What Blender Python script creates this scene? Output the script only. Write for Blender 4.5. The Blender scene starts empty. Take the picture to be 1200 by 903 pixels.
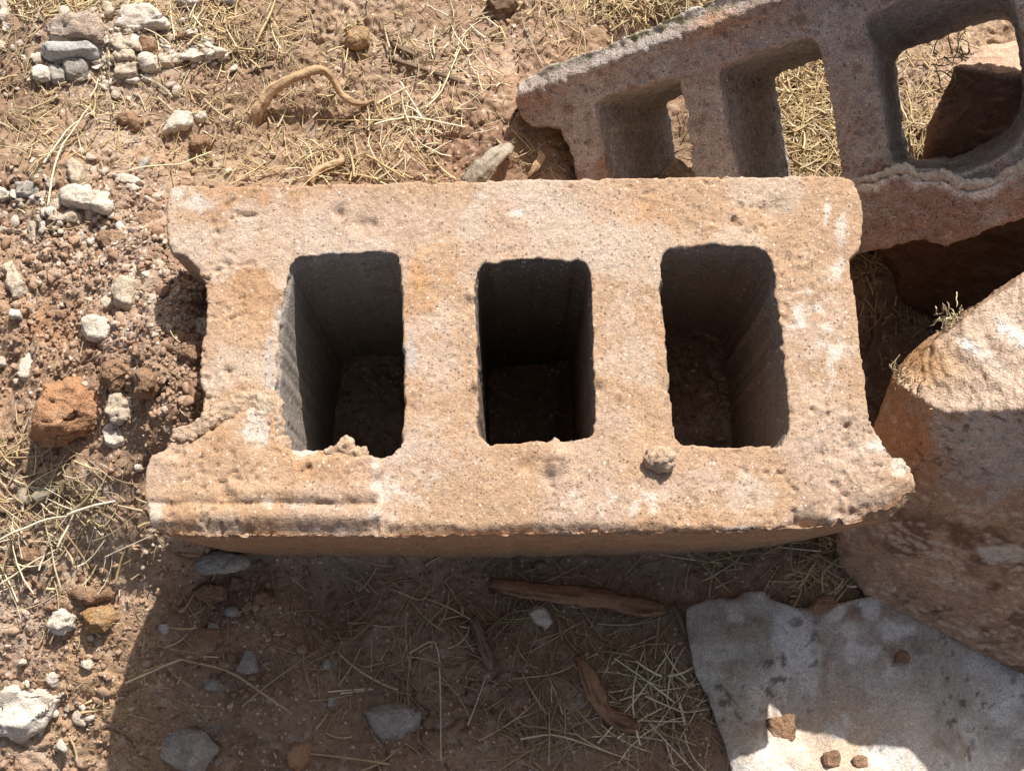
import bpy, bmesh, math, random
import numpy as np
from mathutils import Vector, Matrix
from mathutils.geometry import tessellate_polygon

random.seed(7); RS = np.random.RandomState(7)
scene = bpy.context.scene
COL = scene.collection

# ------------------------------------------------------------------ camera
TILT = math.radians(13.6); FPX = 1450.0; CZ = 0.85
sT, cT = math.sin(TILT), math.cos(TILT)
cam_d = bpy.data.cameras.new('camera'); cam = bpy.data.objects.new('camera', cam_d); COL.objects.link(cam)
cam.location = (0, 0, CZ); cam.rotation_euler = (TILT, 0, 0)
cam_d.sensor_width = 36; cam_d.lens = 36*FPX/1200; cam_d.clip_start = .01; cam_d.clip_end = 5000
scene.camera = cam

def rays(px, py):
    u = (np.asarray(px, float)-600)/FPX; v = (451.5-np.asarray(py, float))/FPX
    return u, sT+v*cT, -cT+v*sT
def at_z(px, py, z):
    u, dy, dz = rays(px, py); t = (z-CZ)/dz
    return np.stack([u*t, dy*t, np.zeros_like(t)+z], -1)
def to_px(P):
    x, y, z = P[..., 0], P[..., 1], P[..., 2]-CZ
    f = y*sT - z*cT; up = y*cT + z*sT
    return 600+FPX*x/f, 451.5-FPX*up/f

# ------------------------------------------------------------------ noise
def _h(ix, iy, iz, seed):
    h = (ix*374761393 + iy*668265263 + iz*2147483647*3 + seed*1274126177) & 0xFFFFFFFF
    h = ((h ^ (h >> 13))*1274126177) & 0xFFFFFFFF
    h = ((h ^ (h >> 16))*2246822519) & 0xFFFFFFFF
    return ((h ^ (h >> 15)) & 0xFFFFFF)/float(0xFFFFFF)
def vnoise(P, freq, seed=0):
    Q = np.asarray(P)*freq + 917.3; I = np.floor(Q).astype(np.int64); F = Q-I; F = F*F*F*(F*(F*6-15)+10)
    out = 0
    for dx in (0, 1):
        wx = F[:, 0] if dx else 1-F[:, 0]
        for dy in (0, 1):
            wy = F[:, 1] if dy else 1-F[:, 1]
            for dz in (0, 1):
                wz = F[:, 2] if dz else 1-F[:, 2]
                out = out + wx*wy*wz*_h(I[:, 0]+dx, I[:, 1]+dy, I[:, 2]+dz, seed)
    return out*2-1
def fbm(P, freq, oct=4, seed=0, gain=.5):
    o = 0; a = 1; n = 0
    for k in range(oct):
        o = o + a*vnoise(P, freq*(2.03**k), seed+k*17); n += a; a *= gain
    return o/n*1.6
def crumbs(x, y, cell, seed):
    """dome shaped crumbs: height field of jittered spherical caps"""
    gx = x/cell+500; gy = y/cell+500; ix = np.floor(gx).astype(np.int64); iy = np.floor(gy).astype(np.int64)
    best = np.zeros_like(x)
    for dx in (-1, 0, 1):
        for dy in (-1, 0, 1):
            cx = ix+dx; cy = iy+dy
            jx = _h(cx, cy, cx*0+1, seed); jy = _h(cx, cy, cx*0+2, seed); r = .25+.65*_h(cx, cy, cx*0+3, seed)**1.5
            an = _h(cx, cy, cx*0+4, seed)*math.pi; el = .65+.5*_h(cx, cy, cx*0+5, seed)
            ddx = gx-(cx+jx); ddy = gy-(cy+jy)
            a = ddx*np.cos(an)+ddy*np.sin(an); b = -ddx*np.sin(an)+ddy*np.cos(an)
            d2 = (a/el)**2+(b*el)**2
            hgt = r*(.45+.5*_h(cx, cy, cx*0+6, seed)); tl = (_h(cx, cy, cx*0+7, seed)-.5)*1.2
            best = np.maximum(best, np.where(d2 < r*r, np.minimum(np.sqrt(np.maximum(r*r-d2, 0))*1.3, hgt)*(1+tl*a/r*.6), 0))
    return best*cell
def sm(a, b, x):
    t = np.clip((x-a)/(b-a), 0, 1); return t*t*(3-2*t)
def blob(px, py, cx, cy, rx, ry=None, soft=1.0):
    ry = ry or rx
    return np.exp(-(((px-cx)/rx)**2+((py-cy)/ry)**2)*soft)

# ------------------------------------------------------------------ terrain
CTRL = [(-60,-60,.055),(0,0,.06),(100,40,.075),(200,0,.06),(300,60,.06),(450,60,.045),(600,20,.04),(750,-40,.03),(100,150,.07),
        (0,250,.075),(110,260,.085),(180,300,.125),(222,345,.132),(190,340,.138),(205,372,.158),(228,400,.172),(226,440,.176),(222,480,.176),(190,400,.15),(185,450,.15),(190,500,.155),(140,400,.125),(140,470,.122),(150,540,.125),(185,620,.115),(100,450,.105),(390,480,0),(370,520,0),(400,380,0),(480,480,0),(345,470,.0),(330,400,0),(60,380,.085),(0,450,.07),(100,520,.098),(155,600,.115),
        (60,600,.078),(0,700,.07),(120,700,.082),(155,745,.08),(100,780,.068),(0,830,.05),(185,800,.052),(60,903,.045),(100,903,.036),(140,903,.018),(100,960,.02),(80,860,.056),
        (240,180,.055),(400,150,.045),(500,190,.045),(600,170,.055),(640,190,.05),(700,200,.03),(800,170,-.01),(810,120,-.005),(260,700,.035),(300,660,.03),(280,800,.010),(235,870,-.012),(200,930,-.015),(300,900,-.01),(400,700,.004),(450,850,.004),(600,680,0),(600,880,0),
        (750,720,.002),(780,860,.005),(950,660,.035),(900,720,.02),(850,800,.010),(915,830,.0),(1000,810,.012),(950,870,.025),(1000,850,.03),(1060,880,.042),(1050,760,.02),(1150,800,.0),(1180,870,.0),(1250,900,.0),(850,950,.03),(880,890,.04),(990,925,.05),
        (400,420,.0),(620,430,0),(830,430,.03),(1020,320,.01),(1060,400,-.05),(1100,340,-.08),(1150,330,-.08),(1080,300,-.06),(1180,300,-.07),(1100,600,.0),(950,150,.0),(1080,150,.01),(1200,100,.01),(1200,350,-.07),(1250,300,-.06),(1200,260,-.04),(1290,400,-.06),(1150,270,-.04),(1300,250,-.03),(900,-60,.03)]
_cp = np.array(CTRL, float); _cw = at_z(_cp[:, 0], _cp[:, 1], _cp[:, 2])
def base_height(x, y):
    num = 0; den = 1e-9
    for w in _cw:
        d2 = (x-w[0])**2+(y-w[1])**2+.0004
        k = 1/d2**1.7; num = num+k*w[2]; den = den+k
    h = num/den
    far = sm(.6, 1.4, np.hypot(x, y-.15)); return h*(1-far)+.03*far
SOIL = dict()
def masks(x, y, h):
    px, py = to_px(np.stack([x, y, h], -1))
    left = sm(330, 180, px)*sm(120, 250, py)*sm(1000, 620, py)
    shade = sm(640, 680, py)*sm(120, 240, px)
    return px, py, left, shade
def height(x, y, fine=True):
    x = np.atleast_1d(np.asarray(x, float)); y = np.atleast_1d(np.asarray(y, float))
    h = base_height(x, y)
    P = np.stack([x, y, np.zeros_like(x)], -1)
    px, py, left, shade = masks(x, y, h)
    cell_pit = sm(-.165, -.145, x)*sm(.045, .03, x)*sm(.09, .11, y)*sm(.275, .255, y); h = h*(1-cell_pit)-.03*cell_pit
    h = h+.0055*fbm(P, 14, 3, 3)
    if fine:
        rough = .35+.65*sm(-.35, .35, fbm(P, 9, 2, 40)+.35*left-.2*shade)
        far = 1-.6*sm(.5, .9, np.hypot(x, y-.15))
        w = P+.0045*np.stack([vnoise(P, 110, 5), vnoise(P, 110, 6), P[:, 2]*0], -1)+.0014*np.stack([vnoise(P, 420, 15), vnoise(P, 420, 16), P[:, 2]*0], -1)
        c = crumbs(w[:, 0], w[:, 1], .021, 11)*.26*(.2+.8*left)+crumbs(w[:, 0], w[:, 1], .0085, 12)*.38+crumbs(w[:, 0], w[:, 1], .0045, 13)*.40
        h = h+far*(c*rough+.0020*fbm(P, 55, 4, 8)*(1.2-.5*rough)+.0012*fbm(P, 260, 3, 9))
        # cracks / dark pits
        r = 1-np.abs(fbm(P, 32, 3, 77)); h = h-far*.004*sm(.93, 1.0, r)*rough
    return h
def hz(x, y, fine=True): return float(height(x, y, fine)[0])
def ground(px, py, fine=False):
    z = .03
    for _ in range(7):
        p = at_z(px, py, z); z = .5*z+.5*hz(p[0], p[1], fine)
    p = at_z(px, py, z); return Vector((float(p[0]), float(p[1]), float(z)))
def ground_many(px, py):
    z = np.full(len(px), .03)
    for _ in range(7):
        p = at_z(px, py, z); z = .5*z+.5*height(p[:, 0], p[:, 1], False)
    p = at_z(px, py, z); return p

# ------------------------------------------------------------------ object helpers
def tag(o, label=None, cat=None, group=None, kind=None):
    if label: o['label'] = label
    if cat: o['category'] = cat
    if group: o['group'] = group
    if kind: o['kind'] = kind
    return o
def empty(name, loc, label, cat, group=None):
    o = bpy.data.objects.new(name, None); COL.objects.link(o); o.location = loc; o.empty_display_size = .02
    return tag(o, label, cat, group)
def mesh_from(name, V, F, mat, smooth=True, parent=None, colors=None):
    me = bpy.data.meshes.new(name); me.from_pydata([tuple(v) for v in V], [], [tuple(f) for f in F]); me.update()
    return link_mesh(name, me, mat, smooth, parent, colors)
def mesh_np(name, V, F):
    V = np.asarray(V, np.float32); F = np.asarray(F, np.int32); k = F.shape[1]
    me = bpy.data.meshes.new(name); me.vertices.add(len(V)); me.vertices.foreach_set('co', V.ravel())
    me.loops.add(F.size); me.loops.foreach_set('vertex_index', F.ravel())
    me.polygons.add(len(F)); me.polygons.foreach_set('loop_start', np.arange(0, F.size, k, dtype=np.int32))
    me.update(calc_edges=True); me.validate(); return me
def set_cols(me, C):
    a = me.color_attributes.new('Col', 'FLOAT_COLOR', 'POINT')
    C = np.asarray(C, np.float32)
    if C.shape[1] == 3: C = np.concatenate([C, np.ones((len(C), 1), np.float32)], 1)
    a.data.foreach_set('color', C.ravel())
def link_mesh(name, me, mat, smooth=True, parent=None, colors=None):
    if smooth: me.polygons.foreach_set('use_smooth', np.ones(len(me.polygons), bool))
    if colors is not None: set_cols(me, colors)
    me.materials.append(mat)
    o = bpy.data.objects.new(name, me); COL.objects.link(o)
    if parent is not None:
        o.parent = parent
        me.transform(Matrix.Translation(-Vector(parent.location)))
    return o
def coords(me):
    a = np.empty(len(me.vertices)*3, np.float32); me.vertices.foreach_get('co', a); return a.reshape(-1, 3).astype(float)
def normals(me):
    a = np.empty(len(me.vertices)*3, np.float32); me.vertices.foreach_get('normal', a); return a.reshape(-1, 3).astype(float)
def put(me, V): me.vertices.foreach_set('co', V.astype(np.float32).ravel()); me.update()
def remesh(me, voxel):
    o = bpy.data.objects.new('tmp', me); COL.objects.link(o)
    m = o.modifiers.new('r', 'REMESH'); m.mode = 'VOXEL'; m.voxel_size = voxel; m.adaptivity = 0
    dg = bpy.context.evaluated_depsgraph_get(); dg.update()
    out = bpy.data.meshes.new_from_object(o.evaluated_get(dg)); bpy.data.objects.remove(o)
    return out
def ring_solid(top, bottom):
    """closed solid from lists of rings (outer + holes): top rings and bottom rings, 3-D points"""
    V = []; F = []; idx_t = []; idx_b = []
    for ra, rb in zip(top, bottom):
        it = list(range(len(V), len(V)+len(ra))); V += [Vector(p) for p in ra]
        ib = list(range(len(V), len(V)+len(rb))); V += [Vector(p) for p in rb]
        idx_t.append(it); idx_b.append(ib)
        n = len(ra)
        for i in range(n):
            j = (i+1) % n; F.append((it[i], it[j], ib[j], ib[i]))
    ft = sum(idx_t, []); fb = sum(idx_b, [])
    for t in tessellate_polygon([[Vector(p) for p in r] for r in top]):
        F.append(tuple(ft[k] for k in t))
    for t in tessellate_polygon([[Vector(p) for p in r] for r in bottom]):
        F.append(tuple(fb[k] for k in t))
    me = bpy.data.meshes.new('solid'); me.from_pydata(V, [], F); me.update()
    bm = bmesh.new(); bm.from_mesh(me); bmesh.ops.recalc_face_normals(bm, faces=bm.faces); bm.to_mesh(me); bm.free()
    return me
def densify(ring, step=8, rough=0, seed=0, closed=True):
    out = []; r = np.random.RandomState(seed); n = len(ring)
    for i in range(n):
        a = np.array(ring[i], float); b = np.array(ring[(i+1) % n], float); L = np.hypot(*(b-a)); k = max(1, int(L/step))
        for j in range(k):
            p = a+(b-a)*j/k; 
            out.append(p)
    out = np.array(out)
    if rough:
        w_ = r.normal(0, 1, out.shape); w_ = (np.roll(w_, 1, 0)+2*w_+np.roll(w_, -1, 0))/2.45*(.35+1.1*np.abs(np.convolve(np.tile(r.normal(0, 1, len(out)), 3), np.ones(9)/3, 'same')[len(out):2*len(out)]))[:, None]; out = out+w_*rough
    return out

# ------------------------------------------------------------------ materials
def new_mat(name):
    m = bpy.data.materials.new(name); m.use_nodes = True; nt = m.node_tree
    b = nt.nodes['Principled BSDF']; b.inputs['Roughness'].default_value = .95
    b.inputs['Specular IOR Level'].default_value = .04
    return m, nt, b
def nd(nt, t, **kw):
    n = nt.nodes.new(t)
    for k, v in kw.items():
        if k in n.inputs.keys(): n.inputs[k].default_value = v
        else: setattr(n, k, v)
    return n
def granular(name, base=None, use_attr=True, speck=(.6, 1.35), fine=1400, mid=220, bump=.5, bdist=.0006, light=None, dark=None, rough=.95, agg=0):
    """grainy mineral surface: colour (attribute or base) times two scales of grain, with bump of the same grain"""
    m, nt, b = new_mat(name); L = nt.links
    tc = nd(nt, 'ShaderNodeTexCoord'); geo = nd(nt, 'ShaderNodeNewGeometry')
    if use_attr:
        src = nd(nt, 'ShaderNodeVertexColor'); src.layer_name = 'Col'; csock = src.outputs['Color']
    else:
        src = nd(nt, 'ShaderNodeRGB'); src.outputs[0].default_value = (*base, 1); csock = src.outputs[0]
    n1 = nd(nt, 'ShaderNodeTexNoise', Scale=fine, Detail=2.0, Roughness=.6)
    n2 = nd(nt, 'ShaderNodeTexNoise', Scale=mid, Detail=4.0, Roughness=.65)
    n3 = nd(nt, 'ShaderNodeTexNoise', Scale=mid/7, Detail=4.0, Roughness=.6)
    for n in (n1, n2, n3): L.new(geo.outputs['Position'], n.inputs['Vector'])
    r1 = nd(nt, 'ShaderNodeMapRange'); r1.inputs[1].default_value = .3; r1.inputs[2].default_value = .7
    r1.inputs[3].default_value = speck[0]; r1.inputs[4].default_value = speck[1]; L.new(n1.outputs['Fac'], r1.inputs[0])
    r2 = nd(nt, 'ShaderNodeMapRange'); r2.inputs[1].default_value = .3; r2.inputs[2].default_value = .7
    r2.inputs[3].default_value = .82; r2.inputs[4].default_value = 1.18; L.new(n2.outputs['Fac'], r2.inputs[0])
    mm = nd(nt, 'ShaderNodeMath', operation='MULTIPLY'); L.new(r1.outputs[0], mm.inputs[0]); L.new(r2.outputs[0], mm.inputs[1])
    if light is not None:
        r3 = nd(nt, 'ShaderNodeMapRange'); r3.inputs[1].default_value = .52; r3.inputs[2].default_value = .68; r3.inputs[4].default_value = .7; L.new(n3.outputs['Fac'], r3.inputs[0])
        mx = nd(nt, 'ShaderNodeMix', data_type='RGBA'); L.new(r3.outputs[0], mx.inputs[0]); L.new(csock, mx.inputs[6]); mx.inputs[7].default_value = (*light, 1); csock = mx.outputs[2]
    if dark is not None:
        n4 = nd(nt, 'ShaderNodeTexNoise', Scale=mid/3, Detail=5.0, Roughness=.7); L.new(geo.outputs['Position'], n4.inputs['Vector'])
        r4 = nd(nt, 'ShaderNodeMapRange'); r4.inputs[1].default_value = .56; r4.inputs[2].default_value = .7; r4.inputs[4].default_value = .65; L.new(n4.outputs['Fac'], r4.inputs[0])
        mx = nd(nt, 'ShaderNodeMix', data_type='RGBA'); L.new(r4.outputs[0], mx.inputs[0]); L.new(csock, mx.inputs[6]); mx.inputs[7].default_value = (*dark, 1); csock = mx.outputs[2]
    if agg:
        vo = nd(nt, 'ShaderNodeTexVoronoi', Scale=agg); L.new(geo.outputs['Position'], vo.inputs['Vector'])
        sp = nd(nt, 'ShaderNodeSeparateColor'); L.new(vo.outputs['Color'], sp.inputs[0])
        near_ = nd(nt, 'ShaderNodeMapRange'); near_.inputs[1].default_value = .42; near_.inputs[2].default_value = .25; L.new(vo.outputs['Distance'], near_.inputs[0])
        for ch, thr, colr in ((0, .86, (.13, .085, .06)), (1, .90, (.66, .58, .5))):
            g_ = nd(nt, 'ShaderNodeMath', operation='GREATER_THAN'); g_.inputs[1].default_value = thr; L.new(sp.outputs[ch], g_.inputs[0])
            ml = nd(nt, 'ShaderNodeMath', operation='MULTIPLY'); L.new(g_.outputs[0], ml.inputs[0]); L.new(near_.outputs[0], ml.inputs[1])
            m8 = nd(nt, 'ShaderNodeMath', operation='MULTIPLY'); L.new(ml.outputs[0], m8.inputs[0]); m8.inputs[1].default_value = .7
            mx = nd(nt, 'ShaderNodeMix', data_type='RGBA'); L.new(m8.outputs[0], mx.inputs[0]); L.new(csock, mx.inputs[6]); mx.inputs[7].default_value = (*colr, 1); csock = mx.outputs[2]
    vm = nd(nt, 'ShaderNodeVectorMath', operation='SCALE'); L.new(csock, vm.inputs[0]); L.new(mm.outputs[0], vm.inputs['Scale'])
    L.new(vm.outputs[0], b.inputs['Base Color'])
    b.inputs['Roughness'].default_value = rough
    ad = nd(nt, 'ShaderNodeMath', operation='MULTIPLY_ADD'); ad.inputs[1].default_value = .55; L.new(n1.outputs['Fac'], ad.inputs[0]); L.new(n2.outputs['Fac'], ad.inputs[2])
    bp = nd(nt, 'ShaderNodeBump', Strength=bump, Distance=bdist); L.new(ad.outputs[0], bp.inputs['Height']); L.new(bp.outputs[0], b.inputs['Normal'])
    return m
M = {}
M['soil'] = granular('soil', speck=(.70, 1.30), fine=1100, mid=260, bump=.9, bdist=.0014, agg=330)
M['concrete'] = granular('sandy_concrete', speck=(.70, 1.27), fine=1300, mid=520, bump=.85, bdist=.0009, agg=480)
M['oldconcrete'] = granular('weathered_concrete', speck=(.60, 1.42), fine=1000, mid=300, bump=1.0, bdist=.0016, agg=420, light=(.50, .45, .41), dark=(.24, .15, .115))
M['rock'] = granular('rough_rock', speck=(.7, 1.3), fine=900, mid=240, bump=.8, bdist=.0014)
M['crumb'] = granular('soil_crumb', speck=(.8, 1.2), fine=1200, mid=300, bump=.5, bdist=.0008)
M['mortar'] = granular('tan_mortar', (.455, .325, .225), False, fine=1300, mid=300, light=(.60, .50, .41), dark=(.32, .21, .14), bump=1, bdist=.0014)
M['white'] = granular('pale_mortar', (.58, .50, .41), False, fine=1300, mid=240, light=(.74, .69, .62), dark=(.38, .27, .18), bump=.8, bdist=.0014)
M['cream'] = granular('cream_stone', (.50, .41, .31), False, fine=1300, mid=240, light=(.66, .60, .52), dark=(.30, .2, .13), bump=.8, bdist=.0014)
M['grey'] = granular('grey_stone', (.36, .325, .285), False, fine=1300, mid=240, light=(.52, .48, .44), dark=(.17, .13, .10), bump=.8, bdist=.0013)
M['blue'] = granular('bluish_grey_slab', (.44, .42, .39), False, fine=1300, mid=240, light=(.58, .55, .51), dark=(.22, .2, .18), bump=.8, bdist=.0013)
M['dusty'] = granular('dusty_rubble', (.42, .33, .26), False, fine=1300, mid=240, light=(.56, .49, .42), dark=(.30, .2, .14), bump=1, bdist=.002)
M['brown'] = granular('brown_clod', (.30, .185, .115), False, fine=1100, mid=260, light=(.42, .31, .22), dark=(.17, .095, .055), bump=1, bdist=.002)
M['orange'] = granular('orange_clod', (.41, .225, .125), False, fine=1100, mid=260, light=(.48, .34, .24), dark=(.25, .10, .05), bump=1, bdist=.002)
M['ochre'] = granular('ochre_clod', (.34, .20, .09), False, fine=1100, mid=260, light=(.44, .32, .2), dark=(.2, .11, .05), bump=1, bdist=.002)
M['straw'] = granular('dry_straw', speck=(.85, 1.15), fine=700, mid=120, bump=.3, bdist=.0002, rough=.7)
def wood_mat(name, base, dark):
    m = granular(name, base, False, speck=(.8, 1.2), fine=900, mid=160, dark=dark, bump=.8, bdist=.0012, rough=.85)
    return m
M['woodgrain'] = granular('wood_grain', speck=(.8, 1.2), fine=1000, mid=300, bump=.8, bdist=.001, rough=.85)
TUBEC = {'root': ((.50, .345, .21), (.24, .145, .08)), 'darktwig': ((.22, .16, .11), (.07, .045, .03)), 'stick': ((.33, .19, .11), (.12, .07, .045)), 'greywood': ((.40, .34, .26), (.18, .145, .10))}
M['root'] = wood_mat('root_bark', (.50, .33, .18), (.26, .15, .08))
M['darktwig'] = wood_mat('dark_twig_bark', (.17, .115, .075), (.08, .05, .035))
M['stick'] = wood_mat('reddish_wood', (.30, .155, .08), (.15, .08, .05))
M['greywood'] = wood_mat('weathered_wood', (.34, .29, .22), (.2, .16, .12))

# ------------------------------------------------------------------ ground sheet
def axis(lo, hi, step, far):
    core = list(np.arange(lo, hi, step)); out = []; s = step; x = lo
    while x > -far: s *= 1.22; x -= s; out.append(x)
    out = out[::-1]+core; s = step; x = core[-1]
    while x < far: s *= 1.22; x += s; out.append(x)
    return np.array(out)
gx = axis(-.43, .42, .00125, 400); gy = axis(-.13, .56, .00125, 400)
X, Y = np.meshgrid(gx, gy); shp = X.shape
x, y = X.ravel(), Y.ravel()
near = (np.abs(x) < 1.5) & (np.abs(y) < 2)
z = np.full(len(x), .03); z[near] = height(x[near], y[near])
zc = np.full(len(x), .03); zc[near] = base_height(x[near], y[near])
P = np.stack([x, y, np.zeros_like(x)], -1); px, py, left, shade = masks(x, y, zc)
brown = np.array([.305, .200, .132]); tan = np.array([.39, .282, .185]); red = np.array([.335, .195, .128]); orange = np.array([.40, .205, .11])
pink = np.array([.52, .42, .345]); ochre = np.array([.46, .30, .175])
def mix(A, B, w): return A+(B-A)*np.clip(w, 0, 1)[:, None]
Pm = P.copy()
C = np.tile(brown, (len(x), 1)); n = fbm(Pm, 11, 4, 21); C = mix(C, tan, .55*sm(-.2, .7, n))
C = mix(C, orange, .9*np.maximum(blob(px, py, 30, 400, 90, 70), blob(px, py, 10, 490, 60, 50))*sm(-.3, .4, fbm(Pm, 16, 3, 31)))
C = mix(C, pink, .85*np.maximum(blob(px, py, 110, 275, 80, 45), blob(px, py, 190, 350, 70, 50)*.6)*sm(-.5, .3, fbm(Pm, 20, 3, 32)))
C = mix(C, ochre, .9*blob(px, py, 130, 820, 80, 110)); C = mix(C, pink, .35*blob(px, py, 60, 620, 90, 60)); C = mix(C, pink, .8*blob(px, py, 125, 55, 95, 45)*sm(-.5, .3, fbm(Pm, 24, 3, 33))); C = mix(C, pink, .35*sm(0, .6, fbm(Pm, 13, 4, 34)))
C = mix(C, red, .75*np.maximum(blob(px, py, 540, 170, 90, 50), blob(px, py, 560, 60, 120, 60)*.6))
C = mix(C, tan, .8*np.maximum(blob(px, py, 420, 60, 220, 90)*.5, blob(px, py, 950, 150, 120, 120)))
C = mix(C, np.array([.28, .185, .125]), .7*shade); C = mix(C, np.array([.17, .11, .075]), .9*blob(px, py, 1110, 340, 90, 60)); C = mix(C, np.array([.25, .155, .10]), .6*sm(.1, .6, fbm(Pm, 18, 4, 35)))  # block's cast shadow and the gap by the boulder darkened in the colour
C *= (1+.16*fbm(Pm, 45, 4, 51))[:, None]; C *= (1+.10*fbm(Pm, 220, 2, 52))[:, None]
pale = sm(.55, .8, fbm(Pm, 130, 2, 61))*(.25+.5*blob(px, py, 120, 290, 130, 80)); C = mix(C, np.array([.6, .52, .44]), pale)
ny, nx = shp; I = np.arange(nx*ny).reshape(ny, nx)
F = np.stack([I[:-1, :-1], I[:-1, 1:], I[1:, 1:], I[1:, :-1]], -1).reshape(-1, 4)
me = mesh_np('ground', np.stack([x, y, z], -1), F)
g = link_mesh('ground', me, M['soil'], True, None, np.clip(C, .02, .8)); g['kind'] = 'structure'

# ------------------------------------------------------------------ instanced lumps merged in one stuff mesh
def ico(sub):
    bm = bmesh.new(); bmesh.ops.create_icosphere(bm, subdivisions=sub, radius=1); V = np.array([v.co[:] for v in bm.verts]); F = np.array([[v.index for v in f.verts] for f in bm.faces]); bm.free(); return V, F
def lump_variants(n, sub, seed):
    V, F = ico(sub); out = []
    for k in range(n):
        W = V*(1+.38*vnoise(V, 1.1, seed+k)[:, None]+.2*vnoise(V, 2.6, seed+50+k)[:, None])
        # flatten a few sides for angular grains
        for _ in range(9):
            d = RS.normal(size=3); d /= np.linalg.norm(d); lim = RS.uniform(.35, .75); dist = W@d; W = W-np.maximum(dist-lim, 0)[:, None]*d
        out.append(W)
    return out, F
def rot_rand(n):
    q = RS.normal(size=(n, 4)); q /= np.linalg.norm(q, axis=1)[:, None]; w, a, b, c = q.T
    return np.stack([1-2*(b*b+c*c), 2*(a*b-c*w), 2*(a*c+b*w), 2*(a*b+c*w), 1-2*(a*a+c*c), 2*(b*c-a*w), 2*(a*c-b*w), 2*(b*c+a*w), 1-2*(a*a+b*b)], -1).reshape(n, 3, 3)
def scatter(name, pos, rad, cols, mat, label, cat, sub=2, flat=.75):
    vs, F = lump_variants(12, sub, 900); n = len(pos); k = RS.randint(0, 12, n); base = np.array(vs)[k]
    R = rot_rand(n); sc = rad[:, None]*RS.uniform(.7, 1.25, (n, 3)); base = base*sc[:, None, :]; W = np.einsum('nij,nvj->nvi', R, base); W[:, :, 2] *= flat
    W += pos[:, None, :]; nv = base.shape[1]
    FF = (F[None]+np.arange(n)[:, None, None]*nv).reshape(-1, 3)
    me = mesh_np(name, W.reshape(-1, 3), FF)
    o = link_mesh(name, me, mat, False, None, np.repeat(cols, nv, 0)); tag(o, label, cat, kind='stuff'); return o
def sample_px(n, regions):
    out = []
    for (cx, cy, sx, sy, w) in regions:
        m = int(n*w); out.append(np.stack([RS.normal(cx, sx, m), RS.normal(cy, sy, m)], -1))
    return np.concatenate(out)
# soil crumbs: everywhere, thick on the left rubble
pp = np.concatenate([np.stack([RS.uniform(-60, 1260, 5200), RS.uniform(-60, 960, 5200)], -1),
                     sample_px(9000, [(120, 380, 90, 90, .42), (60, 740, 70, 70, .14), (260, 720, 60, 60, .08), (130, 270, 70, 40, .1), (230, 420, 22, 70, .12), (850, 440, 50, 60, .06), (130, 860, 60, 40, .04), (980, 870, 60, 22, .04)])])
gp = ground_many(pp[:, 0], pp[:, 1]); gp[:, 2] = height(gp[:, 0], gp[:, 1])
rad = np.clip(RS.lognormal(math.log(.0010), .55, len(gp)), .0005, .0052); gp[:, 2] += rad*.2
pal = np.array([[.32, .205, .135], [.39, .265, .18], [.27, .165, .11], [.36, .24, .165], [.48, .38, .30]]); cc = pal[RS.choice(5, len(gp), p=[.3, .25, .25, .12, .08])]*RS.uniform(.85, 1.15, (len(gp), 1))
scatter('soil_crumbs', gp, rad, cc, M['crumb'], 'loose brown soil crumbs lying over the bare earth', 'soil crumbs')
# broken mortar chips round the rubble pile
pp = sample_px(420, [(120, 60, 50, 24, .55), (100, 250, 45, 26, .25), (225, 60, 25, 10, .1), (50, 830, 30, 25, .1)])
gp = ground_many(pp[:, 0], pp[:, 1]); gp[:, 2] = height(gp[:, 0], gp[:, 1]); rad = np.clip(RS.lognormal(math.log(.0030), .4, len(gp)), .0015, .0065); gp[:, 2] += rad*.3
cc = np.array([[.58, .51, .43], [.50, .42, .34], [.44, .36, .29]])[RS.randint(0, 3, len(gp))]*RS.uniform(.85, 1.12, (len(gp), 1))
scatter('mortar_chips', gp, rad, cc, M['rock'], 'crumbled pale mortar chips heaped in and around the rubble pile', 'mortar chips', 2, .6)
# fine pale grit
pp = np.concatenate([np.stack([RS.uniform(-60, 1260, 300), RS.uniform(-60, 960, 300)], -1), sample_px(800, [(120, 280, 60, 45, .4), (130, 40, 60, 30, .25), (190, 370, 40, 50, .15), (60, 740, 60, 90, .1), (990, 870, 50, 20, .1)])])
gp = ground_many(pp[:, 0], pp[:, 1]); gp[:, 2] = height(gp[:, 0], gp[:, 1]); rad = np.clip(RS.lognormal(math.log(.0011), .45, len(gp)), .0005, .0038); gp[:, 2] += rad*.35
cc = np.array([.55, .46, .37])*RS.uniform(.75, 1.2, (len(gp), 1))
scatter('pale_grit', gp, rad, cc, M['crumb'], 'pale mortar grit and chips strewn over the soil', 'grit')

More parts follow.
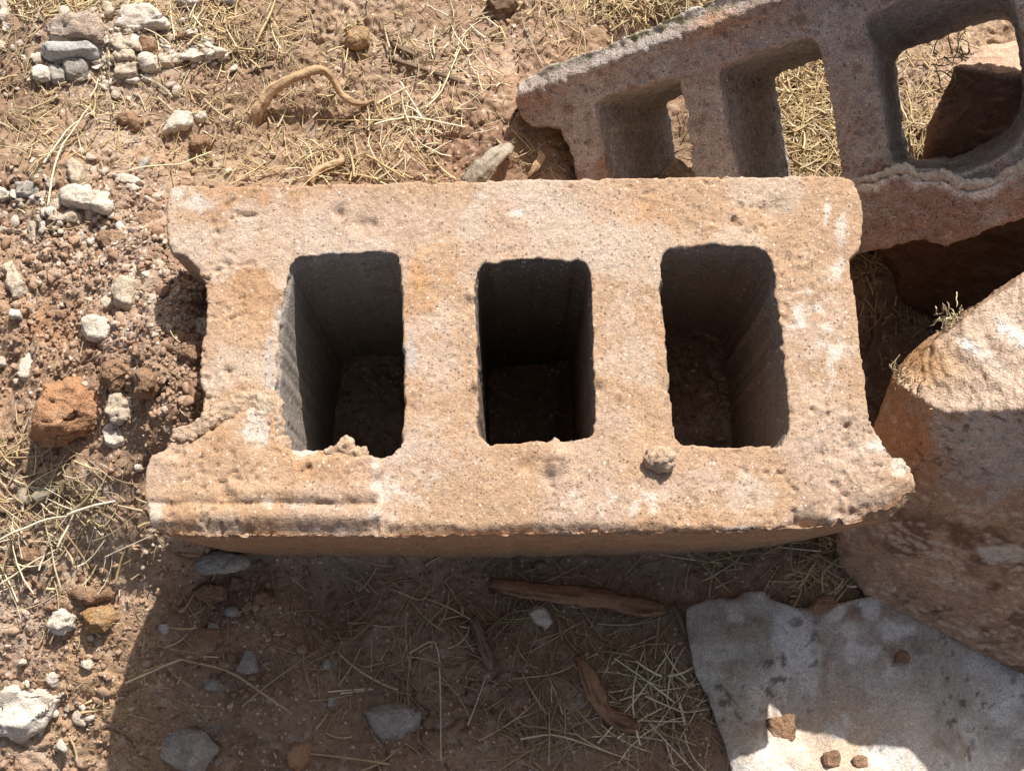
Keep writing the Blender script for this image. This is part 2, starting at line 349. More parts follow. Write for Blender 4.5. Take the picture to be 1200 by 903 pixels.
# ------------------------------------------------------------------ straw
SV = []; SF = []; SC = []; SN = 0
def straw(p, ang, L, r, col, lift=0.0, bend=None, tilt=None):
    global SN
    k = 5; bend = RS.normal(0, .5) if bend is None else bend
    pts = []; a = ang-bend/2; q = np.array([p[0], p[1]]); q = q-np.array([math.cos(ang), math.sin(ang)])*L/2
    for i in range(k+1):
        pts.append(q.copy()); q = q+np.array([math.cos(a), math.sin(a)])*L/k; a += bend/k
    pts = np.array(pts); STR.append((pts, r, col, lift, RS.normal(0, .0012) if tilt is None else tilt))
STR = []
GOLD = [(.58, .44, .24), (.50, .37, .20), (.62, .49, .29), (.42, .30, .17), (.66, .56, .38)]
PALE = [(.74, .64, .44), (.66, .56, .36), (.78, .70, .52)]
DUN = [(.36, .27, .16), (.44, .34, .2), (.28, .2, .13), (.5, .4, .25)]
def cluster(cx, cy, sx, sy, n, Lmm, cols, ang=None, spread=1.6, lift=.002, r=(.00025, .0006)):
    q = np.stack([RS.normal(cx, sx, n), RS.normal(cy, sy, n)], -1); w = ground_many(q[:, 0], q[:, 1])
    for i in range(n):
        L = Lmm/1000*RS.lognormal(0, .4); a = RS.uniform(0, math.pi) if ang is None else RS.normal(math.radians(ang), spread*.4)
        straw(w[i], a, L, min(.0011, RS.uniform(*r)*RS.lognormal(0, .35)), np.array(cols[RS.randint(len(cols))])*RS.uniform(.8, 1.15), abs(RS.normal(0, lift)))
for c in [(60, 8, 70, 9, 240, 18, GOLD), (285, 40, 45, 20, 150, 14, GOLD+DUN), (330, 130, 60, 40, 110, 12, GOLD+DUN), (80, 150, 45, 35, 90, 16, GOLD), (230, 25, 30, 15, 90, 14, GOLD), (450, 200, 60, 10, 40, 16, GOLD), (100, 590, 30, 20, 30, 18, DUN), (480, 140, 24, 18, 60, 17, PALE+GOLD), (480, 165, 45, 28, 26, 20, PALE),
          (450, 60, 80, 40, 110, 12, DUN), (740, 5, 50, 12, 420, 14, GOLD), (545, 70, 30, 40, 50, 18, PALE), (640, 40, 80, 30, 60, 12, GOLD), (10, 100, 30, 60, 160, 14, DUN), (45, 625, 50, 35, 75, 24, PALE+GOLD),
          (90, 590, 60, 30, 60, 16, DUN), (20, 560, 30, 30, 60, 24, GOLD), (360, 190, 60, 16, 110, 16, GOLD), (430, 760, 60, 60, 120, 20, DUN), (560, 720, 90, 50, 220, 20, DUN), (720, 800, 70, 60, 200, 26, DUN),
          (770, 830, 40, 40, 60, 30, PALE), (640, 860, 80, 30, 80, 22, DUN), (850, 660, 60, 20, 60, 20, DUN), (955, 665, 20, 22, 80, 12, GOLD), (200, 90, 90, 40, 120, 9, GOLD+DUN), (950, 145, 45, 60, 1300, 15, GOLD),
          (1075, 140, 25, 60, 320, 14, GOLD), (1012, 310, 10, 12, 40, 12, GOLD), (1055, 368, 30, 8, 60, 9, GOLD), (780, 170, 15, 30, 20, 10, DUN), (250, 800, 60, 60, 40, 18, DUN), (620, 190, 25, 15, 24, 14, DUN)]:
    cluster(*c)
cluster(600, 450, 400, 300, 420, 11, DUN+GOLD); cluster(130, 700, 80, 100, 160, 6, DUN+GOLD)
cluster(240, 100, 170, 80, 1300, 4, GOLD+DUN+DUN+DUN); cluster(520, 90, 120, 80, 250, 6, GOLD)
# long single stalks traced where they lie
def stalk(pts, r, col, lift=.002):
    w = np.array([ground(a, b) for a, b in pts])[:, :2]
    t = np.linspace(0, len(w)-1, 10); i = np.minimum(t.astype(int), len(w)-2); f = (t-i)[:, None]; q = w[i]*(1-f)+w[i+1]*f
    q[1:-1] = (q[:-2]+2*q[1:-1]+q[2:])/4
    STR.append((q, r, np.array(col), lift, 0))
for pts, r, col in [([(150, 800), (225, 768), (262, 770)], .0008, PALE[1]), ([(215, 772), (275, 785), (348, 835)], .0009, DUN[3]), ([(480, 765), (515, 745), (518, 890)], .0006, PALE[1]), ([(400, 812), (438, 807)], .0007, PALE[2]),
        ([(610, 865), (650, 858), (740, 890)], .0008, PALE[1]), ([(700, 870), (750, 812), (790, 755)], .0008, PALE[0]), ([(755, 815), (800, 835), (830, 830)], .0007, PALE[0]), ([(255, 190), (165, 205), (140, 208)], .0007, PALE[1]),
        ([(60, 245), (75, 180), (112, 130)], .0009, PALE[0]), ([(55, 195), (85, 155), (115, 137)], .0008, PALE[2]), ([(430, 185), (455, 200), (475, 212)], .0009, GOLD[1]), ([(460, 690), (495, 705), (505, 690)], .0007, DUN[3]),
        ([(385, 810), (436, 806)], .0006, PALE[0]), ([(700, 765), (650, 790), (600, 795)], .0007, DUN[3]), ([(548, 850), (560, 820), (570, 790)], .0006, PALE[1]), ([(0, 640), (60, 610), (90, 605)], .0008, PALE[2]),
        ([(0, 690), (50, 655), (75, 640)], .0007, PALE[0]), ([(500, 130), (520, 110), (545, 45)], .0008, PALE[0]), ([(440, 150), (480, 140), (545, 152)], .0008, PALE[2]), ([(470, 100), (500, 150), (520, 160)], .0007, PALE[2]),
        ([(845, 660), (800, 655), (770, 650)], .0006, PALE[1]), ([(825, 680), (860, 660), (876, 640)], .0006, DUN[3])]:
    stalk(pts, r, col)
def flush_straws(name, label, cat):
    V = []; F = []; Cc = []; n0 = 0
    allp = np.concatenate([s[0] for s in STR]); zz = height(allp[:, 0], allp[:, 1], True); o = 0
    for (pts, r, col, lift, tilt) in STR:
        m = len(pts); zg = zz[o:o+m]; o += m
        lin = np.linspace(zg[0], zg[-1], m); zt = np.maximum(np.maximum(lin, zg), zg*.6+zg.max()*.4)+r+lift+np.linspace(-tilt, tilt, m)
        d = np.gradient(pts, axis=0); d /= np.linalg.norm(d, axis=1)[:, None]+1e-9; s = np.stack([-d[:, 1], d[:, 0]], -1)
        rr = r*np.linspace(1, .6, m)
        for k, (a, b) in enumerate(((-1, 0), (0, 1), (1, 0), (0, -.8))):
            V.append(np.concatenate([pts+s*(a*rr)[:, None], (zt+b*rr*.8)[:, None]], 1))
        for i in range(m-1):
            for k in range(4):
                k2 = (k+1) % 4; F.append((n0+k*m+i, n0+k2*m+i, n0+k2*m+i+1, n0+k*m+i+1))
        Cc.append(np.tile(col, (4*m, 1))); n0 += 4*m
    me = mesh_np(name, np.concatenate(V), np.array(F)); ob = link_mesh(name, me, M['straw'], True, None, np.concatenate(Cc)); tag(ob, label, cat, kind='stuff')
flush_straws('dry_straw', 'scattered dry golden straw and dead grass stalks littering the soil', 'straw')

# ------------------------------------------------------------------ main hollow block
ZT = .19
outer = [(198, 222), (210, 217), (330, 216), (470, 212), (600, 210), (740, 207), (880, 204), (985, 205), (1001, 212), (1011, 234), (1015, 262), (1008, 292), (997, 305), (1003, 340), (1008, 380), (1014, 430), (1019, 490),
         (1026, 505), (1045, 525), (1068, 545), (1076, 570), (1070, 590), (1045, 606), (1000, 614), (940, 620), (860, 623), (700, 626), (560, 628), (450, 630), (330, 630), (230, 630), (190, 628), (176, 618), (170, 590), (169, 560), (176, 535),
         (210, 505), (236, 490), (233, 450), (235, 400), (240, 345), (237, 335), (230, 316), (216, 302), (198, 295), (194, 275), (195, 245)]
hole_a = [(341, 314), (351, 303), (400, 299), (455, 297), (466, 302), (469, 320), (469, 360), (472, 420), (472, 480), (469, 515), (460, 530), (445, 534), (430, 530), (415, 522), (408, 512), (402, 519), (392, 525), (345, 526), (331, 522), (326, 505), (325, 460), (327, 420), (331, 380), (336, 345)]
hole_b = [(560, 320), (566, 311), (600, 307), (650, 306), (684, 309), (690, 318), (692, 360), (693, 420), (696, 470), (695, 508), (680, 513), (658, 515), (650, 510), (640, 516), (600, 518), (572, 516), (564, 508), (561, 440), (558, 370)]
hole_c = [(776, 300), (785, 293), (830, 289), (880, 290), (898, 296), (904, 312), (910, 360), (915, 410), (922, 460), (923, 505), (915, 520), (870, 522), (830, 521), (800, 518), (793, 510), (788, 460), (781, 400), (775, 340)]
def pz(r, z): return [tuple(p) for p in at_z(np.array(r)[:, 0], np.array(r)[:, 1], z)]
O = densify(outer, 5, .7, 1); HA = densify(hole_a, 4, .45, 2); HB = densify(hole_b, 4, .6, 3); HC = densify(hole_c, 4, .7, 4)
top = [pz(r, ZT) for r in (O, HA, HB, HC)]
def inset(r, k, z, cxy=None):
    a = np.array(r)[:, :2]; c = a.mean(0) if cxy is None else np.array(cxy); q = c+(a-c)*k; return [(p[0], p[1], z) for p in q]
bot = [inset(top[0], .91, -.05)]+[inset(t, k_, -.05) for t, k_ in zip(top[1:], (.99, .93, .92))]
solid = ring_solid(top, bot)
me = remesh(solid, .0011)
V = coords(me); N = normals(me); px, py = to_px(V)
upm = sm(.3, .8, N[:, 2])*sm(ZT-.012, ZT-.006, V[:, 2])
d = .0009*fbm(V, 26, 4, 70)+.00028*fbm(V, 420, 2, 71)
# pitting
pz_ = sm(.0, .6, fbm(V, 20, 2, 73)); d -= .0018*sm(.55, .85, fbm(V, 260, 2, 72))*pz_+.0022*sm(.78, .9, vnoise(V, 130, 172))*pz_; d += .0007*sm(.0, .5, fbm(V, 300, 2, 173))*sm(.1, .6, fbm(V, 17, 2, 174))
# chipped arrises: where normal is oblique near the top rim
edge = sm(ZT-.010, ZT-.001, V[:, 2])*(1-sm(.80, .97, N[:, 2]))
d -= edge*(.0005+.0012*np.abs(fbm(V, 170, 3, 74))+.0045*sm(.25, .6, fbm(V, 55, 3, 79)))
# raised slab at the lower left, its groove and lip
q = fbm(V, 130, 3, 75)*6
slab = sm(448, 436, px+q)*np.maximum(sm(528, 538, py+q+.0*px), sm(0, 12, (py+q-(548-(px-170)*.62)))*sm(345, 332, px+q)*sm(455, 470, py))
slab = np.clip(slab, 0, 1)
hh = .0036*slab
inb = sm(447, 440, px)*sm(160, 175, px)
lw = fbm(V, 35, 3, 176); hh += inb*((.0013+.0010*lw)*np.exp(-((py+q*.5-577)/11)**2)-(.0021+.0016*lw)*np.exp(-((py+q*.35-591)/3.4)**2)+.0008*np.exp(-((py+q*.5-603)/8)**2))
hh -= inb*.0065*sm(606, 628, py)
hh -= .005*sm(612, 630, py+q*.6)*sm(440, 460, px)
# grey bevel left of the first hole
# broken corner lower right
hh -= .012*sm(0, 55, (px-985)*.35+(py-588))*sm(920, 1000, px)+.0035*np.abs(q/6)*blob(px, py, 1000, 600, 50, 18)
hh -= .003*blob(px, py, 1000, 550, 30, 60)*sm(-.2, .6, fbm(V, 60, 3, 78))
for (cx, cy, r_, a) in [(396, 250, 6, -.0035), (425, 264, 11, -.002), (436, 262, 5, -.003), (905, 245, 14, -.002), (920, 300, 9, -.002), (860, 260, 5, -.002), (700, 455, 6, -.003), (560, 450, 6, .003), (553, 345, 6, .003), (620, 545, 10, -.0025), (640, 560, 9, -.002), (655, 536, 14, .004), (648, 548, 8, .003),
                        (405, 521, 9, .005), (945, 612, 14, -.005), (970, 605, 10, .004), (330, 340, 9, .002), (890, 320, 8, .002), (690, 380, 7, .002), (335, 400, 9, -.002), (1000, 230, 12, .0015), (640, 480, 5, .0), (330, 380, 6, .0)]:
    hh += a*blob(px, py, cx, cy, r_)*(1+.5*q/6)
wl = 1-sm(.2, .6, N[:, 2]); d = d*(1-wl*.7*sm(ZT-.006, ZT-.012, V[:, 2])); V += N*d[:, None]; V[:, 2] += upm*hh
put(me, V)
# colour
base = np.array([.435, .288, .186]); Cc = np.tile(base, (len(V), 1))
n1 = fbm(V, 22, 4, 80); n2 = fbm(V, 70, 4, 81); n3 = fbm(V, 180, 3, 82)
ochr = np.array([.420, .252, .145]); pinkg = np.array([.475, .36, .285]); wht = np.array([.64, .58, .52]); gry = np.array([.37, .35, .33]); org = np.array([.50, .26, .10]); dkb = np.array([.22, .13, .08])
Cc = mix(Cc, ochr, .75*sm(-.1, .5, n1)); Cc = mix(Cc, pinkg, .55*sm(0, .6, fbm(V, 15, 4, 83)))
nsp = n2*.7+n3*.6
def spot(cx, cy, rx, ry=None, thr=-.5, w=1.0):
    b_ = blob(px, py, cx, cy, rx*1.05, (ry or rx)*1.05); return w*sm(.30, .85, b_+.45*nsp-.1)*sm(thr-.1, thr+.7, n3+.2)*.62
tp = sm(.4, .8, N[:, 2])
Cc = mix(Cc, pinkg, .9*tp*np.maximum.reduce([spot(955, 400, 60, 110), spot(270, 270, 60, 60), spot(500, 540, 90, 60), spot(510, 420, 30, 60), spot(730, 370, 50, 60), spot(820, 570, 90, 35), spot(970, 500, 60, 50), spot(640, 240, 60, 25)]))
Cc = mix(Cc, wht, tp*np.maximum.reduce([spot(230, 238, 28, 16, -.4), spot(208, 228, 20, 10, -.9), spot(985, 280, 10, 45, -.7), spot(970, 250, 6, 30, -.3), spot(1035, 520, 16, 16, -1), spot(1055, 548, 14, 14, -1), spot(948, 360, 30, 30, .1), spot(965, 420, 26, 40, .2), spot(560, 230, 12, 6), spot(605, 250, 12, 6), spot(300, 500, 20, 20, -.2), spot(330, 590, 50, 10, -.1, .8),
                          spot(182, 600, 10, 24, -.2, .8), spot(440, 575, 10, 45, -.3, .9), spot(485, 560, 40, 40, .2, .7), spot(700, 590, 70, 22, .3, .8), spot(360, 528, 20, 6, -1, .9), spot(935, 375, 22, 12, 0), spot(870, 620, 30, 4, -1), spot(990, 610, 40, 14, 0, .6)]))
rimd = lambda ring: None
Cc = mix(Cc, gry*1.05, tp*np.maximum.reduce([spot(316, 440, 8, 70, -.6), spot(326, 372, 8, 18, -.6), spot(480, 410, 8, 34, -1), spot(392, 297, 26, 5, -1), spot(798, 505, 6, 12, -1), spot(440, 300, 14, 4, -1)]))
Cc = mix(Cc, org, tp*.8*np.maximum.reduce([spot(492, 320, 14, 30, -.6), spot(500, 350, 20, 40, 0, .6), spot(730, 250, 60, 20, 0, .5), spot(600, 325, 20, 30, .2, .5), spot(530, 330, 30, 60, .1, .5)]))
Cc = mix(Cc, dkb, .6*tp*np.maximum.reduce([spot(935, 605, 18, 10, -.4), spot(650, 545, 14, 12, 0), spot(310, 480, 8, 20, .1), spot(990, 605, 50, 8, .2)]))
xh, yh = V[:, 0], V[:, 1]
def in_ring(R_, grow):
    R_ = np.array(R_)[:, :2]; c_ = R_.mean(0); R_ = c_+(R_-c_)*grow; o_ = np.zeros(len(xh), bool); j = len(R_)-1
    for i in range(len(R_)):
        cnd = ((R_[i, 1] > yh) != (R_[j, 1] > yh)); o_ ^= cnd & (xh < (R_[j, 0]-R_[i, 0])*(yh-R_[i, 1])/(R_[j, 1]-R_[i, 1]+1e-12)+R_[i, 0]); j = i
    return o_
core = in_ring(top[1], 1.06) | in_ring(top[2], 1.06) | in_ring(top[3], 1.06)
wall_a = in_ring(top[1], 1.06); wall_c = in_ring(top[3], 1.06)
side = 1-sm(.2, .6, N[:, 2]); Cc = mix(Cc, np.array([.33, .215, .135]), .85*side*(py > 560))  # front side painted darker and duller than the top, as shaded
Cc = mix(Cc, np.array([.40, .29, .21]), .7*side*(py <= 560)); sc_ = 1-sm(.35, .75, N[:, 2]); Cc = mix(Cc, np.array([.17, .135, .11]), .92*sc_*(core & ~wall_a)); Cc = mix(Cc, np.array([.33, .295, .26]), .92*sc_*wall_a); Cc = mix(Cc, np.array([.29, .225, .18]), .92*sc_*wall_c)  # core walls painted dark for shade; left and right cores lighter where light reaches
Cc *= (1+.09*n2+.06*n3)[:, None]; dk = sm(.6, .85, vnoise(V, 420, 84)); Cc *= (1-.30*dk)[:, None]; Cc = mix(Cc, np.array([.54, .45, .37]), .4*tp*sm(.25, .6, fbm(V, 28, 3, 184)))
blk = empty('hollow_concrete_block', (0, .18, 0), 'large sandy tan concrete block with three open rectangular cores, lying flat in the centre', 'concrete block', 'hollow concrete blocks')
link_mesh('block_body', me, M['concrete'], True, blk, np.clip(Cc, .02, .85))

def lumpy(centers, voxel, amp, seed, freq=150):
    """fused lumps: list of (x,y,z,rx,ry,rz)"""
    Vs = []; Fs = []; o = 0; IV, IF = ico(3)
    for c in centers:
        Vs.append(IV*np.array(c[3:6])+np.array(c[:3])); Fs.append(IF+o); o += len(IV)
    me = remesh(mesh_np('lump', np.concatenate(Vs), np.concatenate(Fs)), voxel)
    V = coords(me); N = normals(me); V += N*(amp*fbm(V, freq, 3, seed)+.0007*fbm(V, 480, 2, seed+3))[:, None]; put(me, V); return me
def tp_at(px_, py_, dz=0): p = at_z(px_, py_, ZT); return (float(p[0]), float(p[1]), ZT+dz)
m1 = lumpy([(*tp_at(773, 541, .001), .0085, .0075, .0085), (*tp_at(778, 536, .003), .006, .006, .0065)], .0009, .0018, 5)
tag(link_mesh('mortar_lump', m1, M['mortar'], True, blk), 'round mortar lump on the face below the right core')
cs = [(285, 472, 6), (293, 462, 5), (303, 464, 5), (312, 474, 6), (318, 484, 7), (320, 495, 6), (323, 507, 5), (327, 518, 5), (333, 528, 4), (270, 482, 4), (255, 490, 4), (240, 498, 4), (222, 508, 3), (345, 531, 3), (300, 478, 4)]
cs2 = []
path = [(208, 512, 3), (225, 505, 4), (243, 494, 5), (262, 484, 5), (282, 472, 6), (298, 464, 6), (310, 472, 8), (316, 485, 9), (319, 498, 7), (321, 510, 5), (326, 522, 4), (340, 529, 3)]
for (a, b, r_), (a2_, b2_, r2_) in zip(path[:-1], path[1:]):
    for k in range(12):
        f = k/12; cs2.append((a+(a2_-a)*f+RS.normal(0, 2.6), b+(b2_-b)*f+RS.normal(0, 2.6), (r_+(r2_-r_)*f)*RS.uniform(.8, 1.4)))
m3 = lumpy([(*tp_at(a, b, .0004), r_*.0006+.0008, r_*.0005+.0008, r_*.00026+.0006) for a, b, r_ in cs2], .0007, .0011, 9, 110)
link_mesh('mortar_ridge', m3, M['mortar'], True, blk)
m4 = lumpy([(*tp_at(405, 523, -.001), .0050, .0050, .0035), (*tp_at(407, 517, -.002), .0034, .0038, .0035), (*tp_at(396, 528, -.001), .008, .003, .002), (*tp_at(416, 530, -.001), .008, .003, .002)], .0007, .0010, 12, 130)
link_mesh('mortar_spur', m4, M['mortar'], True, blk)

# ------------------------------------------------------------------ second block, leaning behind
n2v = np.array([-.45, -.8, .8]); n2v /= np.linalg.norm(n2v); A2 = at_z(1015, 288, .09)
def on_plane(r, off=0.0):
    r = np.asarray(r, float); u, dy, dz = rays(r[:, 0], r[:, 1]); D = np.stack([u, dy, dz], -1); Cc_ = np.array([0, 0, CZ]); Aoff = A2-n2v*off
    t = ((Aoff-Cc_)@n2v)/(D@n2v); return Cc_+D*t[:, None]
TH = .10
o2 = [(607, 100), (640, 80), (700, 58), (800, 15), (900, -28), (1000, -66), (1100, -104), (1230, -150), (1420, -215), (1470, -100), (1480, 100), (1470, 180), (1300, 220), (1240, 238), (1200, 250), (1165, 257), (1145, 270), (1110, 282), (1070, 276), (1045, 280), (1018, 290), (990, 300), (900, 300), (800, 300), (720, 300), (690, 240), (680, 210), (670, 185), (661, 166), (655, 150), (640, 146), (622, 146), (612, 138), (606, 125)]  # right end lengthened out of view to keep sun off the gap
a2 = [(696, 122), (705, 115), (745, 103), (788, 90), (797, 94), (801, 120), (808, 165), (816, 215), (822, 250), (760, 262), (725, 262), (716, 230), (706, 175)]
b2 = [(842, 84), (850, 74), (900, 57), (945, 42), (958, 48), (964, 70), (975, 130), (985, 190), (990, 240), (930, 262), (880, 262), (868, 225), (852, 150)]
c2 = [(1012, 20), (1024, 8), (1090, -18), (1150, -30), (1180, -20), (1194, 10), (1202, 60), (1206, 110), (1204, 150), (1188, 175), (1165, 190), (1130, 204), (1112, 206), (1100, 200), (1055, 200), (1044, 192), (1036, 140), (1022, 70)]
a2b = [(783, 122), (800, 114), (870, 92), (880, 96), (884, 120), (890, 165), (896, 205), (898, 225), (860, 235), (820, 235), (806, 232), (799, 215), (790, 160)]
b2b = [(908, 92), (916, 84), (990, 62), (1000, 60), (1006, 66), (1010, 90), (1016, 130), (1026, 190), (1030, 225), (990, 235), (948, 232), (930, 210), (918, 150)]
c2b = [(1050, 72), (1060, 60), (1100, 48), (1150, 28), (1178, 24), (1190, 34), (1196, 70), (1198, 105), (1194, 130), (1180, 150), (1160, 165), (1140, 176), (1125, 182), (1110, 186), (1080, 188), (1068, 184), (1060, 150), (1054, 100)]
def dens2(ra, rb, step, rough, seed):
    r = np.random.RandomState(seed); A = []; B = []; n = len(ra)
    for i in range(n):
        a, b = np.array(ra[i], float), np.array(ra[(i+1) % n], float); c_, d_ = np.array(rb[i], float), np.array(rb[(i+1) % n], float); k = max(1, int(np.hypot(*(b-a))/step))
        for j in range(k):
            f = j/k; w = r.normal(0, rough, 2); A.append(a+(b-a)*f+w); B.append(c_+(d_-c_)*f+w)
    return np.array(A), np.array(B)
tops = []; bots = []
oo = densify(o2, 9, .8, 11); Pt = on_plane(oo); tops.append(Pt); bots.append(on_plane(oo+np.stack([24-.02*(oo[:, 1]+150), np.interp(oo[:, 1], [60, 150, 230], [27, 10, -24])], -1), TH))
for ra, rb, sd in ((a2, a2b, 12), (b2, b2b, 13), (c2, c2b, 14)):
    qa, qb = dens2(ra, rb, 8, .5, sd); tops.append(on_plane(qa)); bots.append(on_plane(qb, TH))
# the back rings lie in the back plane; solid between
solid = ring_solid([[tuple(p) for p in r] for r in tops], [[tuple(p) for p in r] for r in bots])
me = remesh(solid, .0014)
V = coords(me); N = normals(me); px, py = to_px(V); dist = (V-A2)@n2v
V += N*(.0010*fbm(V, 40, 4, 90)+.0008*fbm(V, 260, 3, 91)-.0014*sm(.5, .8, vnoise(V, 200, 92)))[:, None]
face = sm(-.008, -.003, dist)
# the upper flange stands proud, the lower broken lip stands proud with a rough rim
qn = fbm(V, 90, 3, 93)*5
lineu = py-(98+(px-608)*(-.372))
V += n2v*(face*(.004*np.exp(-((lineu-14)/12)**2)-.0035*sm(26, 34, lineu+qn*.3)*sm(52, 44, lineu)*0-.003*sm(14, 0, lineu)))[:, None]
rimy = np.interp(px, [980, 1025, 1060, 1075, 1110, 1135, 1165, 1200, 1290], [212, 208, 196, 206, 206, 218, 212, 190, 150])
lip = face*sm(-2.5, 1.5, py+qn*.3-rimy)*sm(985, 1020, px); V += n2v*(.009*lip)[:, None]
put(me, V)
Cc = np.tile(np.array([.40, .325, .285]), (len(V), 1)); m1_ = fbm(V, 30, 4, 94); m2_ = fbm(V, 90, 4, 95)
Cc = mix(Cc, np.array([.46, .41, .38]), .8*sm(-.2, .6, m1_)); Cc = mix(Cc, np.array([.38, .23, .165]), .7*sm(.2, .7, fbm(V, 38, 4, 96)))
Cc = mix(Cc, np.array([.46, .25, .13]), .6*face*blob(px, py, 860, 25, 60, 20)); Cc = mix(Cc, np.array([.20, .12, .09]), .55*sm(.55, .75, fbm(V, 150, 3, 97))*face)
moss = sm(8, 0, lineu)*sm(-.2, .2, fbm(V, 120, 3, 98))*sm(610, 640, px)*sm(1000, 800, px); Cc = mix(Cc, np.array([.26, .26, .14]), .7*moss)
Cc = mix(Cc, np.array([.55, .50, .43]), .7*sm(4, -1, lineu)*sm(-.1, .4, m2_)*(1-moss))  # top edge paled in colour as a sunlit rim
Cc = mix(Cc, np.array([.78, .70, .63]), .95*lip*sm(13, 4, py+qn-rimy)*sm(1230, 1180, px)); Cc = mix(Cc, np.array([.40, .255, .19]), .8*lip*sm(8, 14, py+qn-rimy))  # broken lip's rim painted near white, as if catching sun
inner = (dist < -.006)*1.0; Cc = mix(Cc, np.array([.35, .325, .30]), .85*inner)
Cc *= (1+.15*m2_)[:, None]
blk2 = empty('hollow_concrete_block', (.2, .36, .02), 'purplish grey hollow concrete block leaning at a tilt behind the large tan one', 'concrete block', 'hollow concrete blocks')
link_mesh('block_body', me, M['oldconcrete'], True, blk2, np.clip(Cc, .02, .85))
cc_ = []
for a in np.arange(1006, 1236, 2.5):
    b = float(np.interp(a, [980, 1025, 1060, 1075, 1110, 1135, 1165, 1200, 1290], [212, 208, 196, 206, 206, 218, 212, 190, 150]))
    p_ = on_plane([[a, b+1+RS.normal(0, 1.0)]], -.0065)[0]; cc_.append((*p_, RS.uniform(.0022, .004), RS.uniform(.0015, .003), RS.uniform(.0018, .003)))
link_mesh('broken_rim', lumpy(cc_, .0007, .0012, 61, 150), M['white'], True, blk2)  # rim takes the pale mortar colour to look sunlit

# ------------------------------------------------------------------ big rocks from traced 3-D points
def hull_rock(pts3, voxel, amp, seed, bev=0, crack=0):
    bm = bmesh.new()
    for p in pts3: bm.verts.new(p)
    r = bmesh.ops.convex_hull(bm, input=bm.verts); dead = [g_ for g_ in r['geom_interior']+r['geom_unused'] if isinstance(g_, bmesh.types.BMVert)]
    bmesh.ops.delete(bm, geom=list(set(dead)), context='VERTS'); bmesh.ops.recalc_face_normals(bm, faces=bm.faces)
    me = bpy.data.meshes.new('hull'); bm.to_mesh(me); bm.free(); me = remesh(me, voxel)
    V = coords(me); N = normals(me)
    st_ = np.round(fbm(V, 22, 2, seed+8)*3)/3; V += N*(amp*.6*fbm(V, 28, 3, seed)+amp*.8*st_+amp*.35*fbm(V, 110, 4, seed+1)+amp*.25*fbm(V, 300, 3, seed+4)-amp*.3*sm(.9, 1, 1-np.abs(fbm(V, 45, 3, seed+2))))[:, None]; put(me, V); return me
def P3(a, b, z_): p = at_z(a, b, z_); return (float(p[0]), float(p[1]), float(z_))
big = [P3(1042, 446, .172), P3(1105, 392, .19), P3(1200, 322, .21), P3(1330, 240, .225), P3(1108, 484, .192), P3(1150, 470, .20), P3(1220, 476, .222), P3(1400, 480, .25),
       P3(1028, 500, .12), P3(1000, 560, .07), P3(978, 640, .05), P3(980, 668, .03), P3(1010, 700, .03), P3(1075, 688, .05), P3(1110, 720, .04), P3(1150, 760, .03), P3(1215, 795, .015), P3(1400, 830, .0),
       P3(1060, 420, .02), P3(1200, 380, .02), P3(1380, 380, .02), P3(1020, 620, .0), P3(1200, 760, .0), P3(1400, 800, .0), P3(1060, 590, .105), P3(1180, 640, .115), P3(1400, 640, .12)]
me = hull_rock(big, .0015, .0022, 120)
V = coords(me); N = normals(me); px, py = to_px(V); r1 = fbm(V, 18, 4, 121); r2 = fbm(V, 70, 4, 122)
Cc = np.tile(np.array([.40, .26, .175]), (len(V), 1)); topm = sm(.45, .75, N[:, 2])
Cc = mix(Cc, np.array([.58, .43, .32]), .95*topm); Cc = mix(Cc, np.array([.50, .28, .12]), .8*blob(px, py, 1085, 425, 40, 30))  # upward faces given a lighter colour, as if in sun
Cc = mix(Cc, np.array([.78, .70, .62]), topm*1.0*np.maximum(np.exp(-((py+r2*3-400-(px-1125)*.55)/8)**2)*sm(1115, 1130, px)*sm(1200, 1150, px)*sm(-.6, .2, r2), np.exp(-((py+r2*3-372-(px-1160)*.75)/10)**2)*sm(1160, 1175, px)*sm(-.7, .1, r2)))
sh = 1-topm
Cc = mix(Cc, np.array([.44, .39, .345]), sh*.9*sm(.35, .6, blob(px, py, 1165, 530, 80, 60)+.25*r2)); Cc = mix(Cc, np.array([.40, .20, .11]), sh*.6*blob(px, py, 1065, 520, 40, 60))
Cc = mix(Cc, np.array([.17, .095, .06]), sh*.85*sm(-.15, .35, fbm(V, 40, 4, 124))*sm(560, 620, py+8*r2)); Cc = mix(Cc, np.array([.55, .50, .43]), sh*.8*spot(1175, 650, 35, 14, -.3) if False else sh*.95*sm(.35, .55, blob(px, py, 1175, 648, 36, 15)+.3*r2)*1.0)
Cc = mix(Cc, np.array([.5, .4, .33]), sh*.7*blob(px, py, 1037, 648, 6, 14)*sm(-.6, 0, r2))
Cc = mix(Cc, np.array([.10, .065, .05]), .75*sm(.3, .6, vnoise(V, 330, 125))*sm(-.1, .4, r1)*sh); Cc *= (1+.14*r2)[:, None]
o = link_mesh('boulder', me, M['rock'], True, None, np.clip(Cc, .02, .85)); tag(o, 'big reddish brown boulder at the right edge with a sunlit pinkish tan top', 'boulder')

